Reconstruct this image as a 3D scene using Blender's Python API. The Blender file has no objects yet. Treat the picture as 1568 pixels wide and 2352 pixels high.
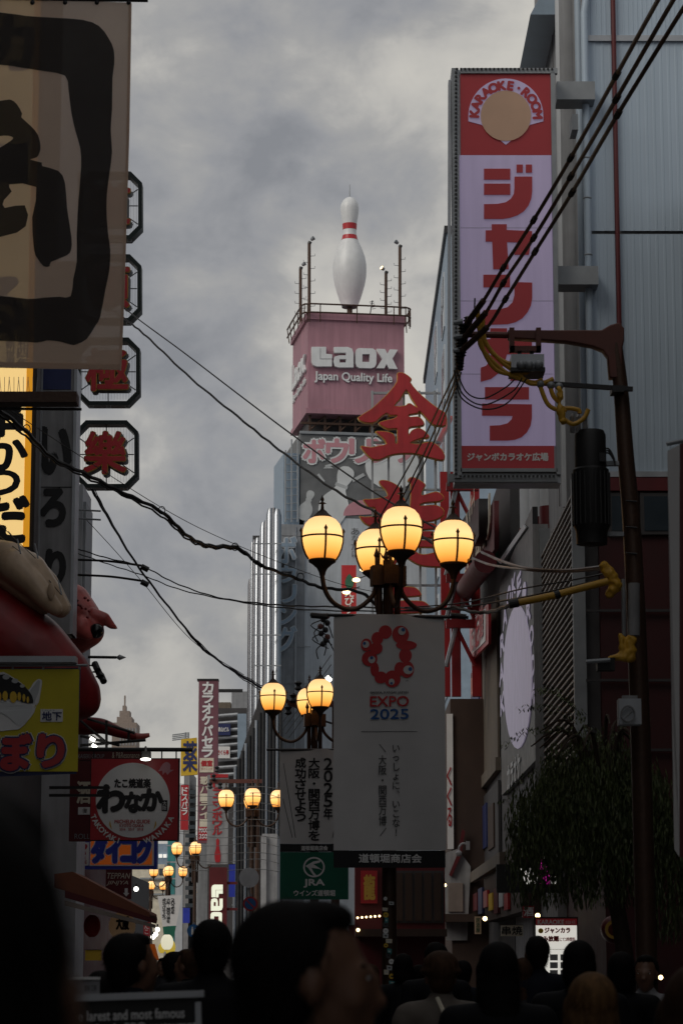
import bpy, bmesh, math, random
from math import sin, cos, tan, atan, radians, pi, sqrt
from mathutils import Vector, Matrix, noise
random.seed(7)
sc = bpy.context.scene
COL = sc.collection
# ------------------------------------------------------------------ camera
F, CX, CY, H0, EYE = 5880.0, 784.0, 1176.0, 2214.0, 1.65
TH = atan((H0 - CY) / F)
cam = bpy.data.cameras.new('camera'); cam.sensor_fit = 'VERTICAL'; cam.sensor_height = 36; cam.sensor_width = 24
cam.lens = F / 2352 * 36; cam.clip_end = 3000; cam.clip_start = 0.05
cam.dof.use_dof = True; cam.dof.focus_distance = 48; cam.dof.aperture_fstop = 8.5
co = bpy.data.objects.new('camera', cam); COL.objects.link(co)
co.location = (0, 0, EYE); co.rotation_euler = (pi / 2 + TH, 0, 0); sc.camera = co
# ------------------------------------------------------------------ world: overcast dusk sky
SUN_EL, SUN_AZ = radians(36), radians(-132)      # veiled sun, behind the camera to the left
w = bpy.data.worlds.new('World'); sc.world = w; w.use_nodes = True
nt = w.node_tree; N = nt.nodes; L = nt.links
bg = N['Background']
def wn(t, **k):
    n = N.new(t)
    for a, b in k.items(): setattr(n, a, b)
    return n
sky = wn('ShaderNodeTexSky', sky_type='NISHITA', sun_disc=False, sun_elevation=SUN_EL, sun_rotation=SUN_AZ)
tc = wn('ShaderNodeTexCoord')
mp = wn('ShaderNodeMapping'); mp.inputs['Scale'].default_value = (1, 1, 1.3); mp.inputs['Location'].default_value = (1.3, 0.4, 0.13)
L.new(tc.outputs['Generated'], mp.inputs['Vector'])
n1 = wn('ShaderNodeTexNoise'); n1.inputs['Scale'].default_value = 7; n1.inputs['Detail'].default_value = 7; n1.inputs['Roughness'].default_value = .52; n1.inputs['Distortion'].default_value = .15
L.new(mp.outputs[0], n1.inputs['Vector'])
n2 = wn('ShaderNodeTexNoise'); n2.inputs['Scale'].default_value = 22; n2.inputs['Detail'].default_value = 7; n2.inputs['Roughness'].default_value = .55; n2.inputs['Distortion'].default_value = .3
L.new(mp.outputs[0], n2.inputs['Vector'])
mx = wn('ShaderNodeMath', operation='MULTIPLY_ADD'); mx.inputs[1].default_value = .4; L.new(n2.outputs[0], mx.inputs[0])
sub = wn('ShaderNodeMath', operation='SUBTRACT'); sub.inputs[1].default_value = .228; L.new(n1.outputs[0], sub.inputs[0]); L.new(sub.outputs[0], mx.inputs[2])
rp = wn('ShaderNodeValToRGB'); cr = rp.color_ramp
cr.elements[0].position = .36; cr.elements[0].color = (.235, .243, .262, 1)
cr.elements[1].position = .655; cr.elements[1].color = (.56, .54, .495, 1)
for p_, c_ in ((.43, (.295, .30, .315, 1)), (.50, (.36, .357, .352, 1)), (.565, (.475, .462, .435, 1))):
    e_ = cr.elements.new(p_); e_.color = c_
L.new(mx.outputs[0], rp.inputs[0])
mixc = wn('ShaderNodeMixRGB', blend_type='ADD'); mixc.inputs[0].default_value = 1
sm = wn('ShaderNodeMixRGB', blend_type='MULTIPLY'); sm.inputs[0].default_value = 1; sm.inputs[2].default_value = (.0025, .0025, .0025, 1)
L.new(sky.outputs[0], sm.inputs[1]); L.new(rp.outputs[0], mixc.inputs[1]); L.new(sm.outputs[0], mixc.inputs[2])
sx_ = wn('ShaderNodeSeparateXYZ'); L.new(tc.outputs['Generated'], sx_.inputs[0])
hr = wn('ShaderNodeMapRange'); hr.inputs[1].default_value = .06; hr.inputs[2].default_value = .19; hr.inputs[3].default_value = .88; hr.inputs[4].default_value = 1.0; L.new(sx_.outputs[2], hr.inputs[0])   # an overcast sky darkens towards the horizon
hm_ = wn('ShaderNodeVectorMath', operation='SCALE'); L.new(mixc.outputs[0], hm_.inputs[0]); L.new(hr.outputs[0], hm_.inputs['Scale'])
L.new(hm_.outputs[0], bg.inputs[0]); bg.inputs[1].default_value = 1.0
sun = bpy.data.lights.new('sun', 'SUN'); sun.energy = 1.35; sun.angle = radians(38); sun.color = (1, .93, .82)
so = bpy.data.objects.new('sun', sun); COL.objects.link(so)
so.rotation_euler = Vector((sin(SUN_AZ) * cos(SUN_EL), cos(SUN_AZ) * cos(SUN_EL), sin(SUN_EL))).to_track_quat('Z', 'Y').to_euler()
so.location = (-60, 0, 60)
sc.view_settings.view_transform = 'Standard'; sc.view_settings.look = 'None'
sc.view_settings.exposure = 0; sc.view_settings.gamma = 1; sc.view_settings.use_curve_mapping = False

# ------------------------------------------------------------------ helpers
def ray(u, v):
    x = (u - CX) / F; y = (CY - v) / F
    return Vector((x, cos(TH) - y * sin(TH), sin(TH) + y * cos(TH)))
CAM = Vector((0, 0, EYE))
def P(u, v, D):
    d = ray(u, v); return CAM + d * (D / d.y)
def S(D): return D / F          # metres per picture unit at distance D
class Fr:
    """a plane in the place: origin, right, up; normal towards the viewer"""
    def __init__(s, O, A, B=(0, 0, 1), warp=None):
        s.O = Vector(O); s.A = Vector(A).normalized(); s.B = Vector(B).normalized(); s.N = s.A.cross(s.B); s.warp = warp
    def uv(s, u, v):
        d = ray(u, v); t = (s.O - CAM).dot(s.N) / d.dot(s.N); q = CAM + d * t - s.O
        return q.dot(s.A), q.dot(s.B)
    def pt(s, a, b, n=0):
        if s.warp: n = n + s.warp(a, b)
        return s.O + s.A * a + s.B * b + s.N * n
    def rect(s, u0, v0, u1, v1):
        um, vm = (u0 + u1) / 2, (v0 + v1) / 2
        return s.uv(u0, vm)[0], s.uv(um, v1)[1], s.uv(u1, vm)[0], s.uv(um, v0)[1]
def FY(D, warp=None): return Fr((0, D, 0), (1, 0, 0), warp=warp)     # faces the camera
def FX(c): return Fr((c, 0, 0), (0, -1, 0))                          # right-hand wall, faces the street
def FXL(c): return Fr((c, 0, 0), (0, 1, 0))                          # left-hand wall
ORG = {}
def tag(o, label=None, cat=None, group=None, kind=None):
    if label: o['label'] = label
    if cat: o['category'] = cat
    if group: o['group'] = group
    if kind: o['kind'] = kind
    return o
def T(name, label, cat, loc, group=None):
    o = bpy.data.objects.new(name, None); COL.objects.link(o); o.empty_display_size = .1
    o.location = loc; ORG[o.name] = Vector(loc); return tag(o, label, cat, group)
def link(name, me, mat, parent=None, smooth=False):
    o = bpy.data.objects.new(name, me); COL.objects.link(o)
    if mat: me.materials.clear(); me.materials.append(mat)
    if parent:
        o.parent = parent; org = ORG[parent.name]
    else:
        bb = [v.co for v in me.vertices]
        org = Vector(((min(v.x for v in bb) + max(v.x for v in bb)) / 2, (min(v.y for v in bb) + max(v.y for v in bb)) / 2, min(v.z for v in bb)))
        o.location = org
    me.transform(Matrix.Translation(-org)); ORG[o.name] = org.copy()
    if smooth:
        me.shade_smooth()
    return o
class MB:
    def __init__(s): s.v = []; s.f = []
    def add(s, vs, fs):
        k = len(s.v); s.v += [tuple(q) for q in vs]; s.f += [tuple(i + k for i in f) for f in fs]; return s
    def box(s, x0, x1, y0, y1, z0, z1):
        return s.add([(x, y, z) for x in (x0, x1) for y in (y0, y1) for z in (z0, z1)],
                     [(0, 1, 3, 2), (4, 6, 7, 5), (0, 4, 5, 1), (2, 3, 7, 6), (0, 2, 6, 4), (1, 5, 7, 3)])
    def fbox(s, fr, a0, b0, a1, b1, n0, n1):
        return s.add([fr.pt(a, b, n) for a in (a0, a1) for b in (b0, b1) for n in (n0, n1)],
                     [(0, 1, 3, 2), (4, 6, 7, 5), (0, 4, 5, 1), (2, 3, 7, 6), (0, 2, 6, 4), (1, 5, 7, 3)])
    def pbox(s, fr, u0, v0, u1, v1, n0, n1):
        return s.fbox(fr, *fr.rect(u0, v0, u1, v1), n0, n1)
    def tube(s, pts, r, n=8, caps=True):
        pts = [Vector(q) for q in pts]; rs = r if isinstance(r, (list, tuple)) else [r] * len(pts)
        vs = []; fs = []; up = None
        for i, q in enumerate(pts):
            t = (pts[min(i + 1, len(pts) - 1)] - pts[max(i - 1, 0)]).normalized()
            a = t.orthogonal().normalized() if up is None else (up - t * up.dot(t)).normalized()
            up = a; b = t.cross(a)
            vs += [q + (a * cos(2 * pi * k / n) + b * sin(2 * pi * k / n)) * rs[i] for k in range(n)]
        for i in range(len(pts) - 1):
            for k in range(n):
                fs.append((i * n + k, i * n + (k + 1) % n, (i + 1) * n + (k + 1) % n, (i + 1) * n + k))
        if caps: fs += [tuple(range(n))[::-1], tuple((len(pts) - 1) * n + k for k in range(n))]
        return s.add(vs, fs)
    def lathe(s, prof, c=(0, 0, 0), n=16):
        c = Vector(c); vs = []; fs = []
        for r, z in prof: vs += [c + Vector((r * cos(2 * pi * k / n), r * sin(2 * pi * k / n), z)) for k in range(n)]
        for i in range(len(prof) - 1):
            for k in range(n): fs.append((i * n + k, i * n + (k + 1) % n, (i + 1) * n + (k + 1) % n, (i + 1) * n + k))
        fs += [tuple(range(n))[::-1], tuple((len(prof) - 1) * n + k for k in range(n))]
        return s.add(vs, fs)
    def ball(s, c, r, n=12, m=8):
        rr = r if isinstance(r, (tuple, list)) else (r, r, r); c = Vector(c); vs = []; fs = []
        for j in range(m + 1):
            p = pi * j / m
            for k in range(n):
                vs.append(c + Vector((rr[0] * sin(p) * cos(2 * pi * k / n), rr[1] * sin(p) * sin(2 * pi * k / n), -rr[2] * cos(p))))
        for j in range(m):
            for k in range(n): fs.append((j * n + k, j * n + (k + 1) % n, (j + 1) * n + (k + 1) % n, (j + 1) * n + k))
        return s.add(vs, fs)
    def mesh(s, name='m'):
        me = bpy.data.meshes.new(name); me.from_pydata(s.v, [], s.f); me.update(); return me
    def build(s, name, mat, parent=None, smooth=False):
        me = s.mesh(name)
        bm = bmesh.new(); bm.from_mesh(me); bmesh.ops.recalc_face_normals(bm, faces=bm.faces); bm.to_mesh(me); bm.free()
        o = link(name, me, mat, parent)
        if smooth:
            me.shade_smooth(); me.set_sharp_from_angle(angle=radians(40))
        return o
    def remesh(s, name, mat, voxel, parent=None, it=4):
        me = s.mesh(name); o = bpy.data.objects.new('tmp', me); COL.objects.link(o)
        m = o.modifiers.new('r', 'REMESH'); m.mode = 'VOXEL'; m.voxel_size = voxel
        k = o.modifiers.new('s', 'SMOOTH'); k.iterations = it; k.factor = .5
        dg = bpy.context.evaluated_depsgraph_get(); me2 = bpy.data.meshes.new_from_object(o.evaluated_get(dg))
        bpy.data.objects.remove(o); bpy.data.meshes.remove(me); me2.name = name
        if name == '_raw': return me2
        if name == 'yellow_wrap':                               # crumpled sheet
            for v in me2.vertices: v.co += v.normal * (.016 * noise.noise(v.co * 22) + .008 * noise.noise(v.co * 55))
        oo = link(name, me2, mat, parent); me2.shade_smooth(); return oo
def catmull(pts, k=4):
    out = []; n = len(pts)
    for i in range(n):
        a, b, c, d = (Vector(pts[(i + j) % n]) for j in (-1, 0, 1, 2))
        for q in range(k):
            t = q / k
            out.append(.5 * ((2 * b) + (c - a) * t + (2 * a - 5 * b + 4 * c - d) * t * t + (3 * b - a - 3 * c + d) * t ** 3))
    return out
def spline(pts, k=6):
    pts = [Vector(q) for q in pts]; out = []
    for i in range(len(pts) - 1):
        a = pts[max(i - 1, 0)]; b = pts[i]; c = pts[i + 1]; d = pts[min(i + 2, len(pts) - 1)]
        for q in range(k):
            t = q / k
            out.append(.5 * ((2 * b) + (c - a) * t + (2 * a - 5 * b + 4 * c - d) * t * t + (3 * b - a - 3 * c + d) * t ** 3))
    return out + [pts[-1]]
_cu = [None]
def curve_mesh(loops, ext, off=0, bev=0):
    cu = bpy.data.curves.new('c', 'CURVE'); cu.dimensions = '2D'; cu.fill_mode = 'BOTH'; cu.extrude = ext; cu.offset = off; cu.bevel_depth = bev; cu.bevel_resolution = 1
    for lp in loops:
        sp = cu.splines.new('POLY'); sp.points.add(len(lp) - 1)
        for q, p in zip(sp.points, lp): q.co = (p[0], p[1], 0, 1)
        sp.use_cyclic_u = True
    return _tomesh(cu)
def _tomesh(cu):
    o = bpy.data.objects.new('c', cu); COL.objects.link(o)
    dg = bpy.context.evaluated_depsgraph_get(); me = bpy.data.meshes.new_from_object(o.evaluated_get(dg))
    bpy.data.objects.remove(o); bpy.data.curves.remove(cu); return me
def onto(me, fr, name, mat, parent, n=0):
    for v in me.vertices: v.co = fr.pt(v.co.x, v.co.y, v.co.z + n)
    me.name = name; me.update(); return link(name, me, mat, parent)
def shape(fr, loops, name, mat, parent=None, n=.01, thick=.01, smooth=0, off=0, bev=0):
    """filled outline (picture units) laid on plane fr"""
    lp = []
    for l in loops:
        q = [fr.uv(*p) for p in l]
        lp.append(catmull([Vector((a, b)) for a, b in q], smooth) if smooth else q)
    return onto(curve_mesh(lp, thick / 2, off, bev), fr, name, mat, parent, n + thick / 2)
def Z(su, sv, k): return lambda l: [(su + x * k, sv + y * k) for x, y in l]
def ell(u, v, ru, rv=None, n=20, a0=0, a1=2 * pi):
    rv = rv or ru; return [(u + ru * cos(a0 + (a1 - a0) * k / n), v + rv * sin(a0 + (a1 - a0) * k / n)) for k in range(n)]
def glyphs(body, ext=0, shear=0):
    cu = bpy.data.curves.new('t', 'FONT'); cu.body = body; cu.resolution_u = 4; cu.extrude = ext; cu.shear = shear
    return _tomesh(cu)
def txt(fr, body, box, mat, parent, name='lettering', n=.012, bold=0, vert=False, thick=0, rot=0, shear=0, gap=.08):
    """lettering fitted into box (picture units) on plane fr"""
    a0, b0, a1, b1 = fr.rect(*box) if len(box) == 4 else box[1:]
    mb = MB(); items = []
    if vert:
        k = len(body); h = (b1 - b0) / k
        for i, ch in enumerate(body): items.append((ch, a0, b1 - (i + 1) * h + h * gap / 2, a1, b1 - i * h - h * gap / 2))
    else: items.append((body, a0, b0, a1, b1))
    for ch, x0, y0, x1, y1 in items:
        if not ch.strip('　 '): continue
        me = glyphs(ch, 0, shear)
        if not me.vertices: continue
        vs = [v.co.copy() for v in me.vertices]
        if rot: vs = [Vector((v.y, -v.x, 0)) for v in vs]
        fx0, fx1 = min(v.x for v in vs), max(v.x for v in vs); fy0, fy1 = min(v.y for v in vs), max(v.y for v in vs)
        if vert and ch in 'いっしょに、なこ・·！!しゃゃャ1。':      # keep small characters small
            cw, chh = .92, .92; ox, oy = .04, -.12
            sx = (x1 - x0) / cw; sy = (y1 - y0) / chh
            if ch in '、。': m2 = lambda v: (x1 - (fx1 - v.x) * sx * .8 - .05 * (x1 - x0), y1 - (fy1 - v.y) * sy * .8)
            elif ch in '・·！!1': m2 = lambda v: ((x0 + x1) / 2 + (v.x - (fx0 + fx1) / 2) * sx * .9, (y0 + y1) / 2 + (v.y - (fy0 + fy1) / 2) * sy * .9)
            else: m2 = lambda v: (x0 + (v.x - ox) * sx, y0 + (v.y - oy) * sy)
        else:
            m2 = lambda v: (x0 + (v.x - fx0) / max(fx1 - fx0, 1e-6) * (x1 - x0), y0 + (v.y - fy0) / max(fy1 - fy0, 1e-6) * (y1 - y0))
        fl = [tuple(p.vertices) for p in me.polygons]
        r = bold * min(y1 - y0, x1 - x0) if vert else bold * (y1 - y0)
        sh = [(0, 0)] + ([(r * cos(q * pi / 4), r * sin(q * pi / 4)) for q in range(8)] if r else [])
        for i, (dx, dy) in enumerate(sh):
            pp = [m2(v) for v in vs]
            mb.add([fr.pt(x + dx, y + dy, n + thick + i * .0004) for x, y in pp], fl)
        if thick:
            ed = {}
            for p in me.polygons:
                q = list(p.vertices)
                for i in range(len(q)): e = tuple(sorted((q[i], q[i - 1]))); ed[e] = ed.get(e, 0) + 1
            for dx, dy in (sh[1:] or sh):
                pp = [m2(v) for v in vs]
                for (i, j), c in ed.items():
                    if c == 1: mb.add([fr.pt(pp[i][0] + dx, pp[i][1] + dy, n), fr.pt(pp[j][0] + dx, pp[j][1] + dy, n), fr.pt(pp[j][0] + dx, pp[j][1] + dy, n + thick), fr.pt(pp[i][0] + dx, pp[i][1] + dy, n + thick)], [(0, 1, 2, 3)])
        bpy.data.meshes.remove(me)
    me = mb.mesh(name); return link(name, me, mat, parent)
def arc_text(fr, body, c, r, a_start, a_end, size, mat, parent, bold=.05, n=.02, name='lettering'):
    mb = MB(); ca, cb = fr.uv(*c); k = abs(fr.uv(c[0] + 100, c[1])[0] - ca) / 100
    for i, ch in enumerate(body):
        a = radians(a_start + (a_end - a_start) * i / (len(body) - 1))
        if ch == ' ': continue
        me = glyphs(ch); vs = [v.co.copy() for v in me.vertices]
        x0, x1 = min(v.x for v in vs), max(v.x for v in vs); y0, y1 = 0, .72
        s = size * k; up = (cos(a), sin(a)); rt = (sin(a), -cos(a))
        if a_start < a_end: up = (-up[0], -up[1]); rt = (-rt[0], -rt[1])
        for q in range(9):
            dx, dy = (0, 0) if q == 0 else (bold * s * cos(q * pi / 4), bold * s * sin(q * pi / 4))
            out = []
            for v in vs:
                lx = (v.x - (x0 + x1) / 2) * s / .72 + dx; ly = (v.y - .36) * s / .72 + dy
                out.append(fr.pt(ca + r * k * cos(a) + rt[0] * lx + up[0] * ly, cb + r * k * sin(a) + rt[1] * lx + up[1] * ly, n + q * .0004))
            mb.add(out, [tuple(p.vertices) for p in me.polygons])
        bpy.data.meshes.remove(me)
    return link(name, mb.mesh(name), mat, parent)
def copy_tree(o, parent=None):
    c = o.copy(); COL.objects.link(c); c.parent = parent
    for ch in list(o.children): copy_tree(ch, c)
    return c
# ------------------------------------------------------------------ materials
def mat(name, col, rough=.6, metal=0, var=.15, scale=3, bump=0, emit=0, ecol=None, trans=0, spec=.5, stretch=None, streak=0):
    m = bpy.data.materials.new(name); m.use_nodes = True; t = m.node_tree; p = t.nodes['Principled BSDF']
    c4 = (*col, 1); p.inputs['Base Color'].default_value = c4; p.inputs['Roughness'].default_value = rough; p.inputs['Metallic'].default_value = metal
    p.inputs['Specular IOR Level'].default_value = spec
    tcn = t.nodes.new('ShaderNodeTexCoord'); mpn = t.nodes.new('ShaderNodeMapping'); t.links.new(tcn.outputs['Object'], mpn.inputs[0])
    if stretch: mpn.inputs['Scale'].default_value = stretch
    if var:
        nz = t.nodes.new('ShaderNodeTexNoise'); nz.inputs['Scale'].default_value = scale; nz.inputs['Detail'].default_value = 5; t.links.new(mpn.outputs[0], nz.inputs[0])
        rmp = t.nodes.new('ShaderNodeValToRGB'); rmp.color_ramp.elements[0].position = .3; rmp.color_ramp.elements[1].position = .72
        rmp.color_ramp.elements[0].color = (*[x * (1 - var) for x in col], 1); rmp.color_ramp.elements[1].color = (*[min(1, x * (1 + var)) for x in col], 1)
        t.links.new(nz.outputs[0], rmp.inputs[0]); src = rmp.outputs[0]
        if streak:
            m3 = t.nodes.new('ShaderNodeMapping'); m3.inputs['Scale'].default_value = (3, 3, .22); t.links.new(tcn.outputs['Object'], m3.inputs[0])
            n3 = t.nodes.new('ShaderNodeTexNoise'); n3.inputs['Scale'].default_value = 2.2; n3.inputs['Detail'].default_value = 6; t.links.new(m3.outputs[0], n3.inputs[0])
            r3 = t.nodes.new('ShaderNodeValToRGB'); r3.color_ramp.elements[0].position = .38; r3.color_ramp.elements[1].position = .62
            r3.color_ramp.elements[0].color = (1 - streak, 1 - streak, 1 - streak, 1); r3.color_ramp.elements[1].color = (1, 1, 1, 1); t.links.new(n3.outputs[0], r3.inputs[0])
            mm = t.nodes.new('ShaderNodeMixRGB'); mm.blend_type = 'MULTIPLY'; mm.inputs[0].default_value = 1; t.links.new(src, mm.inputs[1]); t.links.new(r3.outputs[0], mm.inputs[2]); src = mm.outputs[0]
        t.links.new(src, p.inputs['Base Color'])
        rr = t.nodes.new('ShaderNodeMapRange'); rr.inputs[3].default_value = max(.03, rough - .12); rr.inputs[4].default_value = min(1, rough + .12); t.links.new(nz.outputs[0], rr.inputs[0]); t.links.new(rr.outputs[0], p.inputs['Roughness'])
        if bump:
            b = t.nodes.new('ShaderNodeBump'); b.inputs['Strength'].default_value = bump; b.inputs['Distance'].default_value = .02; t.links.new(nz.outputs[0], b.inputs['Height']); t.links.new(b.outputs[0], p.inputs['Normal'])
    if emit:
        p.inputs['Emission Color'].default_value = (*(ecol or col), 1); p.inputs['Emission Strength'].default_value = emit
    if trans:
        tr = t.nodes.new('ShaderNodeBsdfTransparent'); mxs = t.nodes.new('ShaderNodeMixShader'); mxs.inputs[0].default_value = trans
        tl = t.nodes.new('ShaderNodeBsdfTranslucent'); tl.inputs[0].default_value = c4; m2 = t.nodes.new('ShaderNodeMixShader'); m2.inputs[0].default_value = .55
        t.links.new(p.outputs[0], m2.inputs[1]); t.links.new(tl.outputs[0], m2.inputs[2]); t.links.new(m2.outputs[0], mxs.inputs[1]); t.links.new(tr.outputs[0], mxs.inputs[2])
        t.links.new(mxs.outputs[0], t.nodes['Material Output'].inputs[0])
    return m
M = {}
def mk(k, *a, **b): M[k] = mat(k.replace('_', ' '), *a, **b)
mk('black', (.012, .012, .013), .55); mk('cable', (.014, .014, .016), .5); mk('cable_brown', (.17, .095, .06), .35)
mk('dark_metal', (.03, .03, .032), .45, .4); mk('brown_metal', (.075, .04, .026), .5, .3, bump=.2, scale=30)
mk('lamp_iron', (.05, .026, .016), .5, .3, scale=30, bump=.2); mk('pole_red', (.13, .045, .035), .55, .1, scale=6)
mk('steel', (.42, .44, .47), .4, .6); mk('grey_steel', (.3, .32, .34), .5, .3); mk('chrome', (.38, .40, .43), .26, 1, var=.15, stretch=(3, 3, .2)); mk('chrome_dark_stripe', (.12, .12, .13), .22, 1, var=.15)
mk('white_paint', (.74, .76, .78), .35, var=.05, streak=.06); mk('white', (.78, .78, .78), .6, var=.04); mk('cream', (.68, .62, .5), .6)
mk('ink', (.012, .012, .014), .6, var=0); mk('grey_ink', (.06, .06, .065), .6, var=0); mk('navy', (.02, .03, .12), .5)
mk('red', (.45, .022, .03), .4, var=.1); mk('sign_red', (.40, .03, .035), .35, var=.12, streak=.2, emit=.05, ecol=(.5, .02, .03)); mk('dark_red', (.11, .009, .013), .55)
mk('oxblood', (.05, .005, .007), .6); mk('scaffold_red', (.30, .015, .018), .4, var=.1); mk('logo_red', (.55, .03, .035), .6, var=.04); mk('logo_blue', (.02, .1, .32), .6, var=.04)
mk('gold', (.62, .38, .06), .4, var=.1); mk('yellow_tube', (.62, .34, .03), .5); mk('yellow_cloth', (.62, .52, .03), .7, var=.08, bump=.1); mk('yellow_sign', (.7, .45, .03), .5)
mk('tower_pink', (.41, .21, .26), .6, var=.12, streak=.14, scale=.5); mk('cladding', (.45, .55, .66), .5, .05, var=.06, scale=.5, streak=.06); mk('cladding_blue', (.27, .35, .44), .5, .1, var=.1)
mk('concrete', (.33, .33, .34), .8, var=.15, streak=.25); mk('beige_wall', (.17, .14, .11), .8, streak=.2); mk('grey_wall', (.30, .31, .33), .75, var=.1, streak=.2)
mk('pale_wall', (.55, .58, .62), .7, var=.05, streak=.12); mk('dark_wall', (.055, .052, .055), .7); mk('brown_wall', (.05, .028, .02), .7); mk('louvre', (.30, .25, .22), .5, .2)
mk('glass', (.03, .045, .06), .08, 0, var=.1, spec=.8); mk('billboard_grey', (.15, .155, .16), .6, var=.2, scale=1.5); mk('print_pink', (.55, .26, .30), .6, var=.05); mk('print_grey', (.68, .70, .71), .6, var=.12, scale=.8); mk('print_mid', (.50, .52, .53), .6, var=.1)
mk('cloth_white', (.66, .65, .65), .8, var=.05, bump=.1); mk('cloth_black', (.015, .015, .017), .8); mk('cloth_green', (.01, .13, .08), .8, var=.1)
mk('noren', (.82, .68, .57), .85, var=.07, trans=.22, scale=2.2); mk('noren_print', (.06, .063, .068), .85, var=.2, trans=.3)
mk('asphalt', (.05, .05, .052), .85, bump=.3, scale=20); mk('paving', (.14, .13, .125), .75, bump=.2)
mk('lit_yellow', (.8, .6, .25), .5, var=.03, emit=.8, ecol=(1, .68, .26)); mk('lit_orange', (.8, .35, .03), .5, var=0, emit=.5, ecol=(1, .42, .02))
mk('lit_lilac', (.44, .38, .53), .4, var=.08, scale=.7, streak=.12, emit=.12, ecol=(.75, .62, 1)); mk('lit_red', (.36, .03, .038), .4, var=.05, emit=.03, ecol=(.9, .06, .08))
mk('lit_white', (.8, .8, .78), .4, var=0, emit=.55, ecol=(1, .97, .88)); mk('lit_cream', (.8, .8, .65), .4, var=0, emit=.6, ecol=(.95, 1, .8)); mk('bulb', (1, .8, .5), .4, var=0, emit=5, ecol=(1, .72, .35)); mk('bulb_cool', (1, 1, 1), .4, var=0, emit=4, ecol=(1, .95, .85))
mk('oval_glow_print', (.62, .58, .68), .5, var=.12, scale=2, emit=.1, ecol=(.8, .7, 1)); mk('neon_magenta', (.5, 0, .3), .4, var=0, emit=.6, ecol=(1, .02, .6)); mk('green_frame', (.018, .03, .027), .5, .1); mk('peach', (.62, .40, .28), .5, var=.05); mk('teal', (.05, .26, .27), .6)
mk('sign_purple', (.20, .075, .10), .5, var=.2, scale=1.2); mk('sign_blue', (.03, .05, .42), .4); mk('sign_orange', (.75, .16, .02), .4, emit=.08, ecol=(1, .2, .02)); mk('deep_green', (.02, .12, .07), .5)
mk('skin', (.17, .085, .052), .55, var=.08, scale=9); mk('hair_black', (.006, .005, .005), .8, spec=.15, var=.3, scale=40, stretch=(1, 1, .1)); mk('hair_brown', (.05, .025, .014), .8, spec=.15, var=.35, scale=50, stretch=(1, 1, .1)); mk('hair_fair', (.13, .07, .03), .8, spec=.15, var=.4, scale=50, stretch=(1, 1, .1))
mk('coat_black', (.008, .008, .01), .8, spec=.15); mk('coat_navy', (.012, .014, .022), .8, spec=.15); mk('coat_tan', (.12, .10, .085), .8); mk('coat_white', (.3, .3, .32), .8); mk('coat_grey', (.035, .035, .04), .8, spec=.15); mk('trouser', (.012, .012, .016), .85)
mk('model_skin', (.52, .38, .26), .38, var=.12, scale=2.2, streak=.12); mk('tuna', (.25, .012, .015), .45, var=.3, scale=1.5, streak=.15); mk('octopus', (.50, .10, .09), .35, var=.3, scale=4); mk('eye_black', (.006, .006, .007), .08)
mk('bark', (.05, .035, .025), .9, bump=.5, scale=25); mk('willow', (.07, .095, .032), .6, var=.5, scale=6); mk('lantern_red', (.4, .02, .015), .6); mk('lantern_white', (.62, .5, .4), .6, emit=.03, ecol=(1, .6, .3)); mk('lantern_yellow', (.75, .55, .05), .6, emit=.35, ecol=(1, .72, .1)); mk('lantern_glow', (.8, .8, .7), .6, emit=.65, ecol=(1, .95, .7))
mk('awning', (.22, .07, .035), .7); mk('far_stone', (.27, .22, .19), .8); mk('road_blue', (.01, .11, .33), .4)
# lamp globe: inner glow put into the emission colour, amber foot, paler above
g = bpy.data.materials.new('lit globe glass'); g.use_nodes = True; t = g.node_tree; p = t.nodes['Principled BSDF']
tcn = t.nodes.new('ShaderNodeTexCoord'); sp_ = t.nodes.new('ShaderNodeSeparateXYZ'); t.links.new(tcn.outputs['Generated'], sp_.inputs[0])
rmp = t.nodes.new('ShaderNodeValToRGB'); el = rmp.color_ramp.elements
el[0].position = 0; el[0].color = (.60, .19, .02, 1); el[1].position = 1; el[1].color = (.80, .44, .17, 1)
for ps, c_ in ((.16, (.88, .36, .06, 1)), (.42, (1.0, .545, .155, 1)), (.66, (1.0, .61, .26, 1))):
    q = el.new(ps); q.color = c_
t.links.new(sp_.outputs[2], rmp.inputs[0]); t.links.new(rmp.outputs[0], p.inputs['Emission Color']); p.inputs['Emission Strength'].default_value = 1.4
p.inputs['Base Color'].default_value = (.35, .28, .18, 1); p.inputs['Roughness'].default_value = .25; M['globe'] = g
# ================================================================== SETTING
def struct(o): o['kind'] = 'structure'; return o
struct(MB().add([(-400, -40, 0), (400, -40, 0), (400, 900, 0), (-400, 900, 0)], [(0, 1, 2, 3)]).build('street_paving', M['paving']))
struct(MB().box(3.0, 5.2, -15, 37, .004, .13).build('pavement', M['asphalt']))
def windows(fr, parent, cells, m_frame=None, rec=.06):
    for (u0, v0, u1, v1) in cells:
        a0, b0, a1, b1 = fr.rect(u0, v0, u1, v1)
        w_ = MB().fbox(fr, a0, b0, a1, b1, -.05, .02).build('window', m_frame or M['grey_steel'], parent)
        t_ = min(abs(a1 - a0), abs(b1 - b0)) * .12
        MB().fbox(fr, a0 + t_, b0 + t_, a1 - t_, b1 - t_, -.04, .03).build('pane', M['glass'], w_)
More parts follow.
